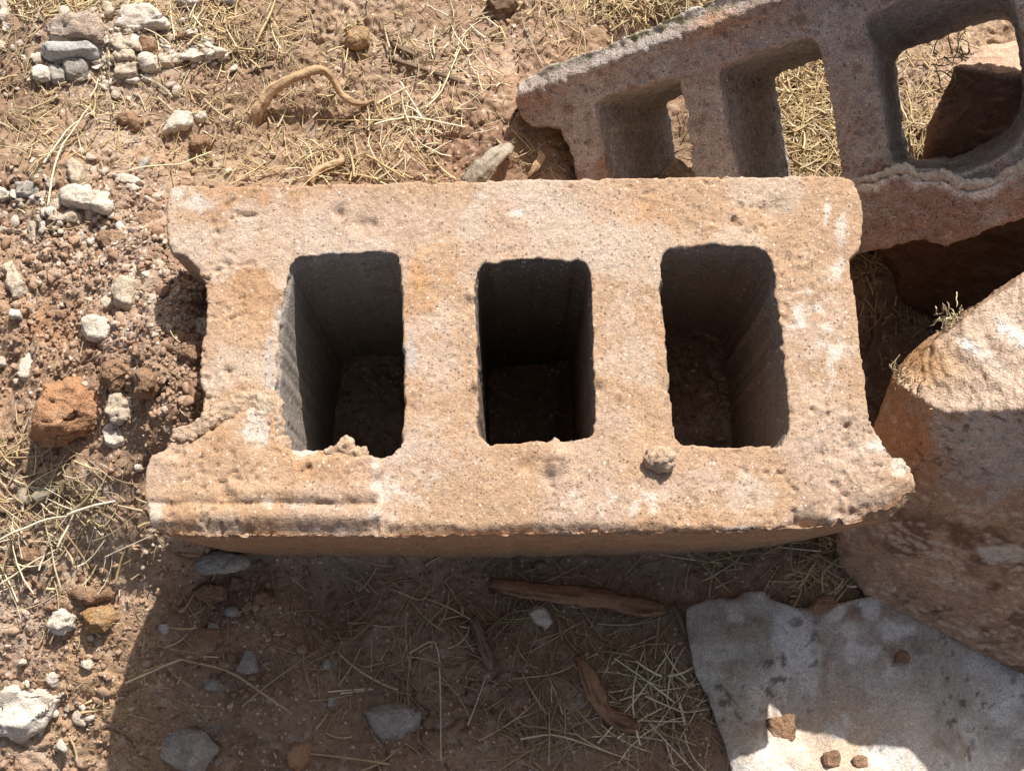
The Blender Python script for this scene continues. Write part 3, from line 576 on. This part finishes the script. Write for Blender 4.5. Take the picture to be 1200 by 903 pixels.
rk = [P3(1118, 78, .10), P3(1150, 52, .105), P3(1188, 56, .105), P3(1250, 40, .105), P3(1260, 95, .11), P3(1165, 88, .11), P3(1085, 150, .045), P3(1080, 195, .02), P3(1110, 120, .07), P3(1240, 200, .03), P3(1150, 230, .02), P3(1150, 120, 0), P3(1260, 150, 0)]
me = hull_rock(rk, .0018, .002, 140); V = coords(me); N = normals(me)
Cc = np.tile(np.array([.30, .19, .14]), (len(V), 1)); Cc = mix(Cc, np.array([.56, .37, .27]), sm(.4, .8, N[:, 2])); Cc *= (1+.15*fbm(V, 70, 4, 141))[:, None]  # sunlit top and shaded front put into the colour
o = link_mesh('broken_brick', me, M['rock'], True, None, Cc); tag(o, 'rubble lump with flat pink top painted as sunlit, seen through the rightmost core of the leaning block', 'rubble')

pr = [(.245, .300, -.12), (.25, .310, .055), (.245, .36, .03), (.32, .298, .095), (.40, .300, .125), (.50, .300, .15), (.60, .31, .16), (.33, .345, .065), (.45, .35, .10), (.60, .36, .11),
      (.30, .268, -.10), (.42, .262, -.11), (.62, .27, -.12), (.30, .37, -.10), (.60, .40, -.10)]
me = hull_rock(pr, .0022, .004, 150); V = coords(me)  # added lump, blocks sun that would reach the gap under the leaning block
o = link_mesh('sun_block_lump', me, M['rock'], True, None, np.tile(np.array([.20, .125, .085]), (len(V), 1))*(1+.2*fbm(V, 60, 4, 151))[:, None]); tag(o, 'dark brown lump added under the leaning block to keep sun off the gap', 'clod')

# ------------------------------------------------------------------ distinct stones
def stone(name, pts, h, mat, label, cat='stone', amp=.10, seed=0, sink=.25, lift=0, group=None, tilt=(0, 0), taper=.74):
    """stone from its traced outline: outline at mid height, smaller uneven top and bottom"""
    r = np.random.RandomState(seed+int(pts[0][0])*7+int(pts[0][1])); c = np.mean(np.array(pts, float), 0); hm = h/1000.
    g0 = ground(c[0], c[1], True); 
    zm = g0.z+hm*(.42-sink)+lift
    W = at_z(np.array(pts, float)[:, 0], np.array(pts, float)[:, 1], zm)[:, :2]; cw = W.mean(0); W = cw+(W-cw)*1.07
    if 'clod' in name: taper = .55
    V3 = []
    for p in W:
        V3.append((p[0], p[1], zm+r.uniform(-.12, .12)*hm))
        k = taper+r.uniform(-.12, .18); q_ = cw+(p-cw)*k; V3.append((q_[0], q_[1], zm+hm*.5*(1+r.uniform(-.35, .12))+((p-cw)@np.array(tilt))*1.0))
        k = .8; q_ = cw+(p-cw)*k; V3.append((q_[0], q_[1], zm-hm*.5))
    size = np.ptp(W, 0).max()
    bm = bmesh.new()
    for p in V3: bm.verts.new(p)
    rr = bmesh.ops.convex_hull(bm, input=bm.verts); dead = [g_ for g_ in rr['geom_interior']+rr['geom_unused'] if isinstance(g_, bmesh.types.BMVert)]
    bmesh.ops.delete(bm, geom=list(set(dead)), context='VERTS'); bmesh.ops.recalc_face_normals(bm, faces=bm.faces)
    me = bpy.data.meshes.new(name); bm.to_mesh(me); bm.free(); me = remesh(me, max(.0009, size/36))
    V = coords(me); N = normals(me); f = 1/size
    V += N*(size*amp*(.70*fbm(V, 2.4*f, 2, seed+1)+.24*fbm(V, 8*f, 3, seed+2)-.5*sm(.9, 1, 1-np.abs(fbm(V, 3*f, 2, seed+3)))))[:, None]; put(me, V)
    group = group or {'stone': 'loose stones lying on the soil', 'soil_clod': 'dry soil clods', 'rubble_chunk': 'chunks of pale rubble', 'mortar_flake': 'thin mortar flakes', 'wood_chip': 'grey wood chips'}.get(name)
    o = link_mesh(name, me, M[mat], True, None); return tag(o, label, cat, group)
def box(x0, y0, x1, y1, k=8, j=.13):
    r = np.random.RandomState(int(x0*13+y0*7) % 9999); cx, cy, a, b = (x0+x1)/2, (y0+y1)/2, (x1-x0)/2, (y1-y0)/2; out = []
    for i in range(k):
        t = 2*math.pi*(i+r.uniform(-.25, .25))/k; c_, s_ = math.cos(t), math.sin(t); e = 1/max(abs(c_), abs(s_))**.55
        out.append((cx+a*c_*e*(1+r.uniform(-j, j*.3)), cy+b*s_*e*(1+r.uniform(-j, j*.3))))
    return out
ST = [
 ('stone', [(50, 58), (60, 55), (113, 54), (117, 61), (114, 68), (60, 70), (52, 66)], 19, 'blue', 'bluish grey flat slab lying across the rubble pile, upper left', 'slab', .05),
 ('rubble_chunk', [(52, 32), (66, 18), (88, 13), (118, 16), (126, 30), (118, 48), (80, 50), (58, 46)], 13, 'dusty', 'broad brown dusty lump behind the bluish grey slab', 'rubble', .10),
 ('rubble_chunk', [(132, 36), (148, 16), (168, 5), (186, 14), (194, 26), (196, 34), (168, 38), (140, 42)], 16, 'white', 'jagged white mortar chunk at the back of the rubble pile', 'rubble', .14),
 ('stone', [(207, 70), (220, 54), (244, 49), (268, 62), (256, 67), (228, 73)], 12, 'white', 'low wide white stone right of the rubble pile', 'stone', .10),
 ('stone', box(162, 62, 186, 85), 14, 'white', 'square white stone at the front right of the rubble pile', 'stone', .08),
 ('stone', box(186, 64, 204, 80), 9, 'cream', 'small cream stone touching the square white one', 'stone', .12),
 ('stone', box(74, 67, 106, 94), 12, 'grey', 'smooth rounded grey stone just below the bluish grey slab', 'stone', .05),
 ('stone', box(38, 78, 62, 97), 10, 'white', 'lumpy white stone at the lower left of the rubble pile', 'stone', .13),
 ('stone', box(37, 64, 52, 76), 8, 'cream', 'small cream stone tucked under the left end of the slab', 'stone', .1),
 ('stone', box(60, 76, 80, 98), 10, 'grey', 'mottled grey stone wedged between white and rounded grey stones', 'stone', .12),
 ('stone', [(126, 52), (140, 47), (166, 52), (166, 60), (140, 62)], 11, 'cream', 'flat cream flake in the middle of the rubble pile', 'stone', .1),
 ('stone', box(164, 45, 186, 63), 12, 'brown', 'reddish brown stone in the rubble pile above the square white one', 'stone', .1),
 ('stone', box(130, 74, 162, 91), 9, 'cream', 'low pale stone left of the square white one', 'stone', .12),
 ('stone', box(130, 59, 160, 73), 9, 'cream', 'cream rubble stone under the flat flake in the pile', 'stone', .14),
 ('stone', box(120, 4, 133, 22), 9, 'cream', 'small pale stone at the very back of the pile', 'stone', .12),
 ('stone', [(205, 45), (216, 38), (224, 40), (218, 46), (208, 48)], 9, 'brown', 'dark brown pointed chip above the low wide white stone', 'stone', .08),
 ('stone', box(-12, 48, 9, 62), 9, 'cream', 'small cream stone at the left edge level with the slab', 'stone', .1),
 ('stone', box(0, -6, 12, 32), 9, 'cream', 'pale narrow stone in the top left corner', 'stone', .1),
 ('mortar_flake', [(191, 158), (199, 140), (208, 131), (224, 132), (226, 145), (220, 151), (205, 152)], 11, 'white', 'pointed white flake with a dark shadow beneath, above the large block', 'stone', .05),
 ('stone', box(227, 131, 244, 144), 8, 'white', 'small white chip just right of the pointed flake', 'stone', .1),
 ('soil_clod', box(134, 131, 168, 152), 11, 'brown', 'brown clod left of the pointed white flake', 'clod', .13),
 ('soil_clod', box(220, 158, 250, 178), 11, 'brown', 'brown clod below the small white chip', 'clod', .13),
 ('stone', [(80, 192), (88, 187), (97, 194), (100, 212), (96, 220), (86, 219), (81, 206)], 14, 'cream', 'upright oval cream stone above the long white one', 'stone', .06),
 ('stone', [(160, 205), (166, 188), (176, 183), (175, 193), (166, 206)], 8, 'grey', 'slim grey green chip standing by the white flake with a straw across it', 'stone', .05),
 ('mortar_flake', [(132, 206), (146, 203), (160, 207), (170, 215), (160, 219), (140, 216)], 9, 'white', 'thin white flake beside the slim grey green chip', 'stone', .05),
 ('stone', [(73, 226), (84, 220), (104, 223), (120, 229), (129, 241), (124, 248), (100, 238), (76, 240)], 16, 'white', 'long white stone with a shaded hollow at its left', 'stone', .09),
 ('stone', box(-20, 222, 24, 237), 10, 'white', 'whitish stone cut by the left edge beside straw', 'stone', .1),
 ('stone', box(18, 212, 50, 232), 9, 'grey', 'greyish stone beside the whitish one at the left edge', 'stone', .12),
 ('stone', box(66, 248, 94, 264), 8, 'cream', 'small cream stone under the long white stone', 'stone', .13),
 ('stone', box(32, 258, 50, 284), 8, 'cream', 'dull cream stone in the pinkish dust', 'stone', .14),
 ('stone', [(110, 282), (118, 272), (145, 270), (175, 286), (160, 298), (125, 297)], 9, 'brown', 'flat smooth brown slab stone in the pinkish dust', 'stone', .05),
 ('stone', box(160, 250, 193, 270), 11, 'brown', 'rounded brown stone against the corner of the large block', 'stone', .07),
 ('stone', [(6, 312), (16, 305), (24, 318), (33, 335), (32, 350), (18, 352), (11, 336)], 14, 'cream', 'leaning pale grey stone near the left edge', 'stone', .1),
 ('stone', [(97, 374), (108, 369), (128, 373), (142, 383), (144, 394), (130, 401), (103, 398), (97, 390)], 15, 'white', 'bright white rounded stone in the middle of the left soil', 'stone', .06),
 ('stone', [(134, 330), (148, 327), (164, 331), (167, 345), (160, 362), (150, 367), (137, 358), (133, 345)], 20, 'cream', 'blocky beige stone above the bright white rounded one', 'stone', .1),
 ('stone', box(117, 349, 136, 364), 10, 'cream', 'small cream stone wedged left of the blocky beige one', 'stone', .1),
 ('stone', [(22, 442), (26, 424), (36, 412), (42, 426), (38, 445), (30, 450)], 10, 'white', 'narrow white stone above the orange clod', 'stone', .08),
 ('stone', box(10, 361, 27, 376), 8, 'white', 'little white stone below the leaning pale grey one', 'stone', .1),
 ('stone', box(-8, 418, 8, 431), 8, 'white', 'little white stone cut by the left edge', 'stone', .1),
 ('orange_clod', [(36, 512), (42, 480), (52, 452), (75, 443), (100, 450), (117, 466), (116, 490), (108, 505), (80, 514), (50, 520)], 34, 'orange', 'big orange brown clod with a dark shadow along its lower side', 'clod', .12),
 ('soil_clod', [(119, 446), (124, 428), (140, 420), (158, 424), (162, 440), (150, 450), (134, 458)], 17, 'brown', 'lumpy tan clod right of the orange one', 'clod', .13),
 ('soil_clod', [(156, 436), (172, 430), (190, 438), (190, 455), (176, 466), (160, 462)], 16, 'brown', 'tan clod with a crack of shadow on its left, beside the block', 'clod', .12),
 ('stone', box(126, 458, 162, 498), 12, 'cream', 'crumbly beige stone under the two tan clods', 'stone', .16),
 ('stone', box(123, 492, 148, 526), 12, 'white', 'knobbly white stone right of the orange clod', 'stone', .1),
 ('soil_clod', box(206, 404, 236, 426), 13, 'brown', 'dark brown clod touching the left side of the block', 'clod', .12),
 ('soil_clod', box(224, 372, 256, 402), 14, 'cream', 'crusty beige crumb lump at the left rim of the block', 'clod', .2),
 ('stone', box(158, 542, 169, 553), 6, 'white', 'tiny white pebble left of the block corner', 'stone', .08),
 ('wood_chip', [(20, 558), (30, 555), (33, 590), (22, 592)], 5, 'greywood', 'short upright grey wood chip among straw', 'wood chip', .03),
 ('wood_chip', [(34, 584), (46, 570), (70, 562), (80, 564), (70, 574), (45, 589)], 5, 'greywood', 'flat slanting grey wood chip among straw', 'wood chip', .04),
 ('stone', [(56, 735), (64, 717), (76, 712), (88, 722), (88, 735), (74, 742)], 12, 'white', 'white knobbly stone left of the ochre clod', 'stone', .12),
 ('soil_clod', [(97, 716), (112, 708), (132, 712), (137, 726), (124, 740), (104, 740)], 17, 'ochre', 'rounded ochre clod casting a dark shadow', 'clod', .08),
 ('soil_clod', [(81, 693), (96, 686), (128, 688), (132, 700), (110, 706), (84, 703)], 11, 'brown', 'flat brown clod just above the ochre one', 'clod', .12),
 ('stone', box(103, 742, 112, 752), 6, 'white', 'tiny white pebble under the ochre clod', 'stone', .08),
 ('rubble_chunk', [(-20, 815), (10, 806), (40, 808), (70, 798), (84, 810), (72, 830), (52, 850), (20, 862), (-25, 855)], 22, 'white', 'large ragged cream white rubble chunk at the lower left edge', 'rubble', .15),
 ('stone', [(217, 648), (240, 645), (288, 652), (292, 660), (262, 672), (235, 675), (222, 664)], 22, 'grey', 'pale grey stone poking out under the lower left corner of the block', 'stone', .07),
 ('stone', box(226, 680, 266, 708), 17, 'brown', 'dark brown stone in shade below the pale grey stone', 'stone', .09),
 ('stone', box(268, 675, 285, 692), 9, 'brown', 'small round brown stone in shade right of the dark one', 'stone', .07),
 ('tile_shard', [(208, 746), (214, 735), (256, 738), (252, 760), (232, 770), (210, 768)], 7, 'brown', 'flat squarish brown shard in the shade at lower left', 'shard', .03),
 ('stone', [(276, 786), (288, 762), (293, 756), (300, 766), (303, 786), (290, 789)], 10, 'grey', 'pale grey triangular stone in the shade beside a long straw', 'stone', .04),
 ('stone', box(243, 728, 257, 744), 8, 'grey', 'small grey pebble just above the flat brown shard', 'stone', .07),
 ('stone', box(263, 709, 280, 723), 8, 'grey', 'small rounded grey pebble below the dark brown stone', 'stone', .07),
 ('stone', box(239, 793, 258, 809), 8, 'grey', 'small grey pebble left of the triangular stone', 'stone', .07),
 ('stone', box(186, 730, 198, 744), 6, 'grey', 'tiny pale pebble at the shadow boundary', 'stone', .07),
 ('stone', [(183, 872), (194, 850), (210, 845), (240, 856), (255, 878), (245, 893), (236, 906), (208, 900), (186, 888)], 20, 'grey', 'angular blue grey stone near the bottom left in shade', 'stone', .04),
 ('stone', [(336, 884), (344, 868), (366, 868), (364, 888), (352, 904), (338, 898)], 11, 'orange', 'small reddish stone at the bottom edge', 'stone', .06),
 ('stone', [(427, 834), (448, 824), (478, 825), (492, 835), (490, 850), (476, 865), (450, 868), (444, 852)], 13, 'grey', 'pale grey stone lying in shade at the bottom centre left', 'stone', .07),
 ('stone', [(616, 718), (630, 709), (640, 712), (647, 728), (640, 738), (628, 730)], 10, 'white', 'bright pale stone under the reddish stick', 'stone', .06),
 ('stone', box(384, 814, 393, 828), 6, 'grey', 'tiny pale pebble left of the pale grey stone at bottom centre', 'stone', .07),
 ('stone', box(378, 770, 388, 785), 6, 'grey', 'tiny grey pebble in the middle of the shade', 'stone', .07),
 ('stone', [(948, 712), (956, 699), (972, 698), (980, 708), (970, 718), (954, 720)], 12, 'brown', 'brown stone on the top edge of the dirty sheet', 'stone', .08),
 ('stone', box(964, 878, 986, 900), 9, 'brown', 'rounded tan pebble in the sunlit patch of the sheet', 'stone', .08),
 ('stone', box(998, 884, 1018, 902), 8, 'brown', 'tan pebble right of its twin in the sunlit patch of the sheet', 'stone', .08),
 ('stone', box(900, 836, 932, 868), 8, 'brown', 'dark soil lump stuck on the sheet at the sunlit patch edge', 'clod', .18),
 ('stone', box(1048, 762, 1066, 778), 6, 'brown', 'dark crumb in the middle of the dirty sheet', 'clod', .12),
 ('stone', [(404, 40), (415, 32), (430, 36), (433, 52), (420, 58), (406, 54)], 12, 'ochre', 'pale ochre clod at the top, above the curved root', 'clod', .1),
 ('dark_stone', [(570, 4), (578, -8), (600, -8), (606, 6), (598, 17), (580, 18)], 15, 'darktwig', 'dark rounded shiny lump at the top edge of the picture', 'stone', .1),
 ('stone', box(258, -6, 276, 6), 8, 'blue', 'grey white stone corner at the top edge above the rubble pile', 'stone', .05),
 ('stone', box(208, -10, 238, 10), 8, 'cream', 'pinkish pale stone at the top edge left of the grey white corner', 'stone', .1),
 ('soil_clod', box(20, 640, 50, 660), 8, 'brown', 'low brown clod amid pale straw at the left', 'clod', .12),
 ('soil_clod', box(296, 690, 322, 710), 9, 'brown', 'dark lump in deep shade right of the dark brown stone', 'clod', .14),
]
for i, s_ in enumerate(ST):
    stone(s_[0], s_[1], s_[2], s_[3], s_[4], s_[5], s_[6], seed=i*5+3, lift=.011 if 'sheet' in s_[4] else 0)

# ------------------------------------------------------------------ sticks, roots, leaf
def tube(name, pts, mat, label, cat, flatten=1.0, amp=.12, seed=0, group=None):
    """pts: (px,py,lift,radius) swept smoothly"""
    W = np.array([tuple(ground(a, b, False)) for a, b, *_ in pts]); 
    W = np.array([at_z(a, b, ground(a, b).z+l+r) for a, b, l, r in pts]); R = np.array([p[3] for p in pts])
    n = len(W); T = np.linspace(0, n-1, (n-1)*14+1)
    def cr(A, t):
        i = np.minimum(t.astype(int), n-2); f = t-i; p0 = A[np.maximum(i-1, 0)]; p1 = A[i]; p2 = A[i+1]; p3 = A[np.minimum(i+2, n-1)]
        if A.ndim == 2: f = f[:, None]
        return .5*((2*p1)+(-p0+p2)*f+(2*p0-5*p1+4*p2-p3)*f**2+(-p0+3*p1-3*p2+p3)*f**3)
    C_ = cr(W, T); Rr = cr(R, T); m = len(T); K = 20
    Tn = np.gradient(C_, axis=0); Tn /= np.linalg.norm(Tn, axis=1)[:, None]; up = np.array([0, 0, 1.]); S = np.cross(Tn, up); S /= np.linalg.norm(S, axis=1)[:, None]+1e-9; U = np.cross(S, Tn)
    V = []; F = []
    for i in range(m):
        for k in range(K):
            a = 2*math.pi*k/K; V.append(C_[i]+Rr[i]*(S[i]*math.cos(a)+U[i]*math.sin(a)*flatten))
    for i in range(m-1):
        for k in range(K): F.append((i*K+k, i*K+(k+1) % K, (i+1)*K+(k+1) % K, (i+1)*K+k))
    V += [C_[0], C_[-1]]; a0 = m*K
    V = np.array(V)
    gr_ = np.stack([np.tile(np.cos(np.arange(K)*2*math.pi/K), m), np.tile(np.sin(np.arange(K)*2*math.pi/K), m), np.repeat(T*.35, K)], -1)
    streak = fbm(gr_, 2.2, 3, seed+31)+.5*fbm(gr_*np.array([1, 1, .4]), 6, 2, seed+33)
    rr = np.repeat(Rr, K); cen = np.repeat(C_, K, 0); dv = V[:-2]-cen
    V[:-2] = cen+dv*1.08*(1+amp*(fbm(V[:-2], 160, 3, seed)*1.8+fbm(V[:-2], 45, 2, seed+1)*1.6)+.16*streak)[:, None]
    jag = RS.normal(0, .35, K); tdir0, tdir1 = Tn[0], Tn[-1]
    for k in range(K): V[k] -= tdir0*R[0]*jag[k]; V[(m-1)*K+k] += tdir1*R[-1]*jag[k]
    for k in range(K): F.append((a0, (k+1) % K, k)); F.append((a0+1, (m-1)*K+k, (m-1)*K+(k+1) % K))
    c0, c1 = TUBEC[mat]; cs_ = np.array(c0)+(np.array(c1)-np.array(c0))*sm(-.3, .6, streak)[:, None]; cs_ = np.concatenate([cs_, [c1, c1]])
    o = mesh_from(name, V, F, M['woodgrain'], True, None, cs_); return tag(o, label, cat, group or {'twig': 'dark twigs', 'dead_root': 'pale dead roots'}.get(name))
tube('dead_root', [(297, 148, -.004, .0032), (304, 128, .004, .0045), (316, 108, .010, .0042), (345, 90, .016, .0030), (375, 82, .018, .0028), (390, 92, .016, .0027), (400, 110, .012, .0025), (415, 120, .007, .0022), (428, 121, .003, .0015), (440, 117, .001, .0008)], 'root', 'pale arched root curling out of the soil above the large block', 'root')
tube('dead_root', [(364, 214, 0, .0030), (372, 200, .004, .003), (385, 194, .006, .0028), (398, 190, .006, .0026), (400, 184, .005, .002), (392, 174, .003, .0013), (388, 166, .001, .0008)], 'root', 'short hooked pale root touching the back edge of the large block', 'root')
tube('twig', [(456, 68, .002, .0012), (480, 76, .003, .0017), (505, 84, .003, .0017), (530, 92, .003, .0018), (552, 100, .002, .0014)], 'darktwig', 'long dark straight twig lying above the pale straw tuft', 'twig')
tube('twig', [(460, 52, .001, .0016), (472, 58, .002, .0022), (486, 65, .001, .0014)], 'darktwig', 'short dark twig just above the long one', 'twig')
tube('twig', [(285, 88, .001, .001), (305, 80, .002, .0014), (322, 76, .001, .0009)], 'darktwig', 'thin dark twig between the rubble pile and the arched root', 'twig')
tube('wooden_stick', [(574, 683, .004, .0022), (600, 688, .006, .0046), (650, 695, .008, .0062), (700, 701, .009, .0064), (745, 709, .008, .0062), (770, 713, .006, .0052), (777, 712, .005, .003)], 'stick', 'thick reddish brown stick lying in shade below the large block', 'stick', flatten=.6)
tube('twig', [(553, 724, .003, .0026), (560, 738, .003, .0034), (566, 756, .003, .0030), (574, 776, .002, .0034), (577, 784, .001, .0016)], 'darktwig', 'stubby dark twig with frayed end in the shade at centre', 'twig')
tube('bark_strip', [(678, 768, .002, .003), (686, 786, .004, .005), (697, 812, .003, .0052), (706, 830, .003, .0038), (722, 842, .002, .0045), (742, 850, .003, .0055), (751, 848, .002, .003)], 'stick', 'curved strip of red brown bark in the straw at the bottom', 'bark', flatten=.35)
tube('twig', [(788, 706, .004, .0014), (800, 735, .004, .0022), (812, 770, .003, .0022), (822, 800, .002, .0012)], 'darktwig', 'dark twig running down along the left edge of the sheet', 'twig')
tube('wood_splinter', [(548, 216, .006, .0052), (562, 202, .009, .0064), (577, 188, .010, .0062), (590, 176, .009, .0052), (599, 170, .006, .002)], 'greywood', 'flat grey green wood splinter between the two blocks', 'wood splinter', flatten=.4)
tube('curled_leaf', [(620, 206, .001, .0012), (627, 196, .004, .0022), (634, 184, .006, .0022), (632, 176, .005, .0012)], 'root', 'small curled straw coloured leaf beside the left end of the leaning block', 'leaf', flatten=.35)

# dry rootlets on the boulder edge and straw by the leaning block
def wisp_set(name, items, cols, label, cat, r=(.0002, .0005)):
    """tangle of thin curled fibres from points (x,y,z) with an upward spread; one matted tuft"""
    V = []; F = []; Cc = []; n0 = 0
    for (p, L) in items:
        m = 7; pts = [np.array(p, float)]; d = RS.normal(0, 1, 3); d[2] = abs(d[2])*.6; d /= np.linalg.norm(d); rr = RS.uniform(*r)
        for i in range(m-1): d = d+RS.normal(0, .42, 3); d /= np.linalg.norm(d); pts.append(pts[-1]+d*L/m)
        pts = np.array(pts); s = np.array([1, 0, 0.]); t = np.array([0, .7, .7])
        for a in range(3):
            an = a*2.094; V.append(pts+(s*math.cos(an)+t*math.sin(an))*rr)
        for i in range(m-1):
            for a in range(3):
                b = (a+1) % 3; F.append((n0+a*m+i, n0+b*m+i, n0+b*m+i+1, n0+a*m+i+1))
        Cc.append(np.tile(np.array(cols[RS.randint(len(cols))])*RS.uniform(.8, 1.1), (3*m, 1))); n0 += 3*m
    me = mesh_np(name, np.concatenate(V), np.array(F)); o = link_mesh(name, me, M['straw'], True, None, np.concatenate(Cc)); return tag(o, label, cat)
it = []
for _ in range(150):
    t = RS.uniform(0, 1); a, b = (1046+t*62, 436+t*38+RS.normal(0, 5)); it.append((P3(a, b, .168+.012*t+RS.uniform(0, .004)), RS.uniform(.006, .014)))
wisp_set('dry_moss_tuft', it, DUN+GOLD[3:4], 'fringe of dry moss and rootlets along the left edge of the boulder top', 'dry moss')
it = []
for _ in range(90):
    a, b = RS.normal(1125, 12), RS.normal(378, 7); it.append((P3(a, b, .187+RS.uniform(0, .004)), RS.uniform(.006, .015)))
wisp_set('dry_moss_tuft', it, DUN+PALE[1:2], 'small dry tuft on the upper left corner of the boulder', 'dry moss')
it = []
for _ in range(16):
    a, b = RS.normal(1118, 8), RS.normal(72, 7); it.append((P3(a, b, .105+RS.uniform(0, .004)), RS.uniform(.012, .03)))
wisp_set('green_grass_tuft', it, [(.33, .36, .15), (.55, .50, .28), (.66, .6, .38)], 'wiry grass tuft with green tips seen through the rightmost core of the leaning block', 'grass tuft', (.0003, .0006))

# ------------------------------------------------------------------ dirty sheet
sh_o = [(803, 712), (824, 705), (846, 701), (858, 703), (870, 695), (892, 693), (903, 703), (932, 711), (960, 712), (1000, 705), (1060, 690), (1120, 690), (1260, 700), (1400, 800), (1420, 1000), (890, 1010), (862, 925), (850, 880), (838, 850), (822, 805), (806, 760), (802, 735)]
ring = np.array([tuple(ground(a, b, False))[:2] for a, b in densify(sh_o, 14, 1.0, 41)])
def inside(x, y, R_):
    c_ = np.zeros(len(x), bool); j = len(R_)-1
    for i in range(len(R_)):
        cond = ((R_[i, 1] > y) != (R_[j, 1] > y)); t = (R_[j, 0]-R_[i, 0])*(y-R_[i, 1])/(R_[j, 1]-R_[i, 1]+1e-12)+R_[i, 0]; c_ ^= cond & (x < t); j = i
    return c_
st = .0016; ax = np.arange(ring[:, 0].min()-st, ring[:, 0].max()+st, st); ay = np.arange(ring[:, 1].min()-st, ring[:, 1].max()+st, st)
XX, YY = np.meshgrid(ax, ay); ins = inside(XX.ravel(), YY.ravel(), ring).reshape(XX.shape)
xs, ys = XX.ravel(), YY.ravel(); Pq = np.stack([xs, ys, xs*0], -1)
zs = height(xs, ys, False)+.0075+.0030*fbm(Pq, 16, 3, 200)+.0040*sm(.75, 1, 1-np.abs(fbm(Pq, 15, 2, 201)))+.0005*fbm(Pq, 90, 3, 202)
idx = -np.ones(XX.shape, int); cell = ins[:-1, :-1] & ins[1:, :-1] & ins[:-1, 1:] & ins[1:, 1:]
J = np.arange(XX.size).reshape(XX.shape); Fq = np.stack([J[:-1, :-1][cell], J[:-1, 1:][cell], J[1:, 1:][cell], J[1:, :-1][cell]], -1)
bd = np.zeros(XX.size, int); np.add.at(bd, Fq.ravel(), 1); bi = np.where((bd > 0) & (bd < 4))[0]
rA = ring; rB = np.roll(ring, -1, 0)
for b_ in bi:
    p = np.array([xs[b_], ys[b_]]); ab = rB-rA; t_ = np.clip(((p-rA)*ab).sum(1)/((ab*ab).sum(1)+1e-12), 0, 1); q_ = rA+ab*t_[:, None]; k_ = np.argmin(((q_-p)**2).sum(1)); xs[b_], ys[b_] = q_[k_]
used = np.unique(Fq); rem = -np.ones(XX.size, int); rem[used] = np.arange(len(used)); Fq = rem[Fq]; Vq = np.stack([xs, ys, zs], -1)[used]
me = mesh_np('sheet', Vq, Fq); px, py = to_px(Vq); s1 = fbm(Vq, 20, 4, 210); s2 = fbm(Vq, 80, 4, 211)
Cc = np.tile(np.array([.60, .56, .52]), (len(Vq), 1)); Cc = mix(Cc, np.array([.36, .335, .28]), .75*sm(-.15, .55, s1)); Cc = mix(Cc, np.array([.70, .68, .66]), .7*sm(.2, .6, fbm(Vq, 26, 3, 212)))
Cc = mix(Cc, np.array([.24, .15, .10]), .85*np.maximum.reduce([blob(px, py, 1000, 715, 60, 22), blob(px, py, 850, 735, 36, 16)*.6, blob(px, py, 1040, 755, 55, 40)*.8, blob(px, py, 905, 850, 18, 18), blob(px, py, 885, 852, 8, 10), blob(px, py, 1100, 800, 70, 20)*.45, blob(px, py, 900, 770, 60, 14)*.4, blob(px, py, 1060, 700, 40, 14), blob(px, py, 860, 730, 40, 30)*.8, .55*sm(.15, .5, fbm(Vq, 32, 4, 219))])*sm(-.5, .1, s2))
Cc = mix(Cc, np.array([.09, .07, .06]), .75*sm(.40, .60, fbm(Vq, 190, 3, 213))*sm(-.1, .5, fbm(Vq, 30, 3, 214)))
Cc = mix(Cc, np.array([.54, .42, .31]), .95*blob(px, py, 985, 880, 105, 60)*sm(-.9, -.1, s2))
o = link_mesh('plastic_sheet', me, M['rock'], True, None, np.clip(Cc, .02, .85)); sol = o.modifiers.new('thick', 'SOLIDIFY'); sol.thickness = .0009; sol.offset = 1
tag(o, 'dirty grey white sheet stained with soil in the lower right corner', 'sheet')

# ------------------------------------------------------------------ light
AZ, EL = math.radians(22), math.radians(45)
sd = Vector((math.sin(AZ)*math.cos(EL), math.cos(AZ)*math.cos(EL), math.sin(EL)))
sl = bpy.data.lights.new('sun', 'SUN'); sl.energy = 4.8; sl.angle = math.radians(.5); sl.color = (1, .955, .89)
so = bpy.data.objects.new('sun', sl); COL.objects.link(so); so.rotation_euler = sd.to_track_quat('Z', 'Y').to_euler(); so.location = (0, 0, 3)
w = bpy.data.worlds.new('World'); scene.world = w; w.use_nodes = True; nt = w.node_tree
sky = nt.nodes.new('ShaderNodeTexSky'); sky.sky_type = 'NISHITA'; sky.sun_disc = False; sky.sun_elevation = EL; sky.sun_rotation = AZ; sky.dust_density = 3.5; sky.ozone_density = .6; sky.air_density = .8
bg = nt.nodes['Background']; bg.inputs['Strength'].default_value = .085; hs = nt.nodes.new('ShaderNodeHueSaturation'); hs.inputs['Saturation'].default_value = .62; nt.links.new(sky.outputs[0], hs.inputs['Color']); nt.links.new(hs.outputs[0], bg.inputs['Color'])
vs = scene.view_settings; vs.view_transform = 'Standard'; vs.look = 'None'; vs.gamma = 1; vs.use_curve_mapping = False; vs.exposure = .46
scene.render.engine = 'CYCLES'; scene.cycles.use_denoising = True; scene.cycles.max_bounces = 6
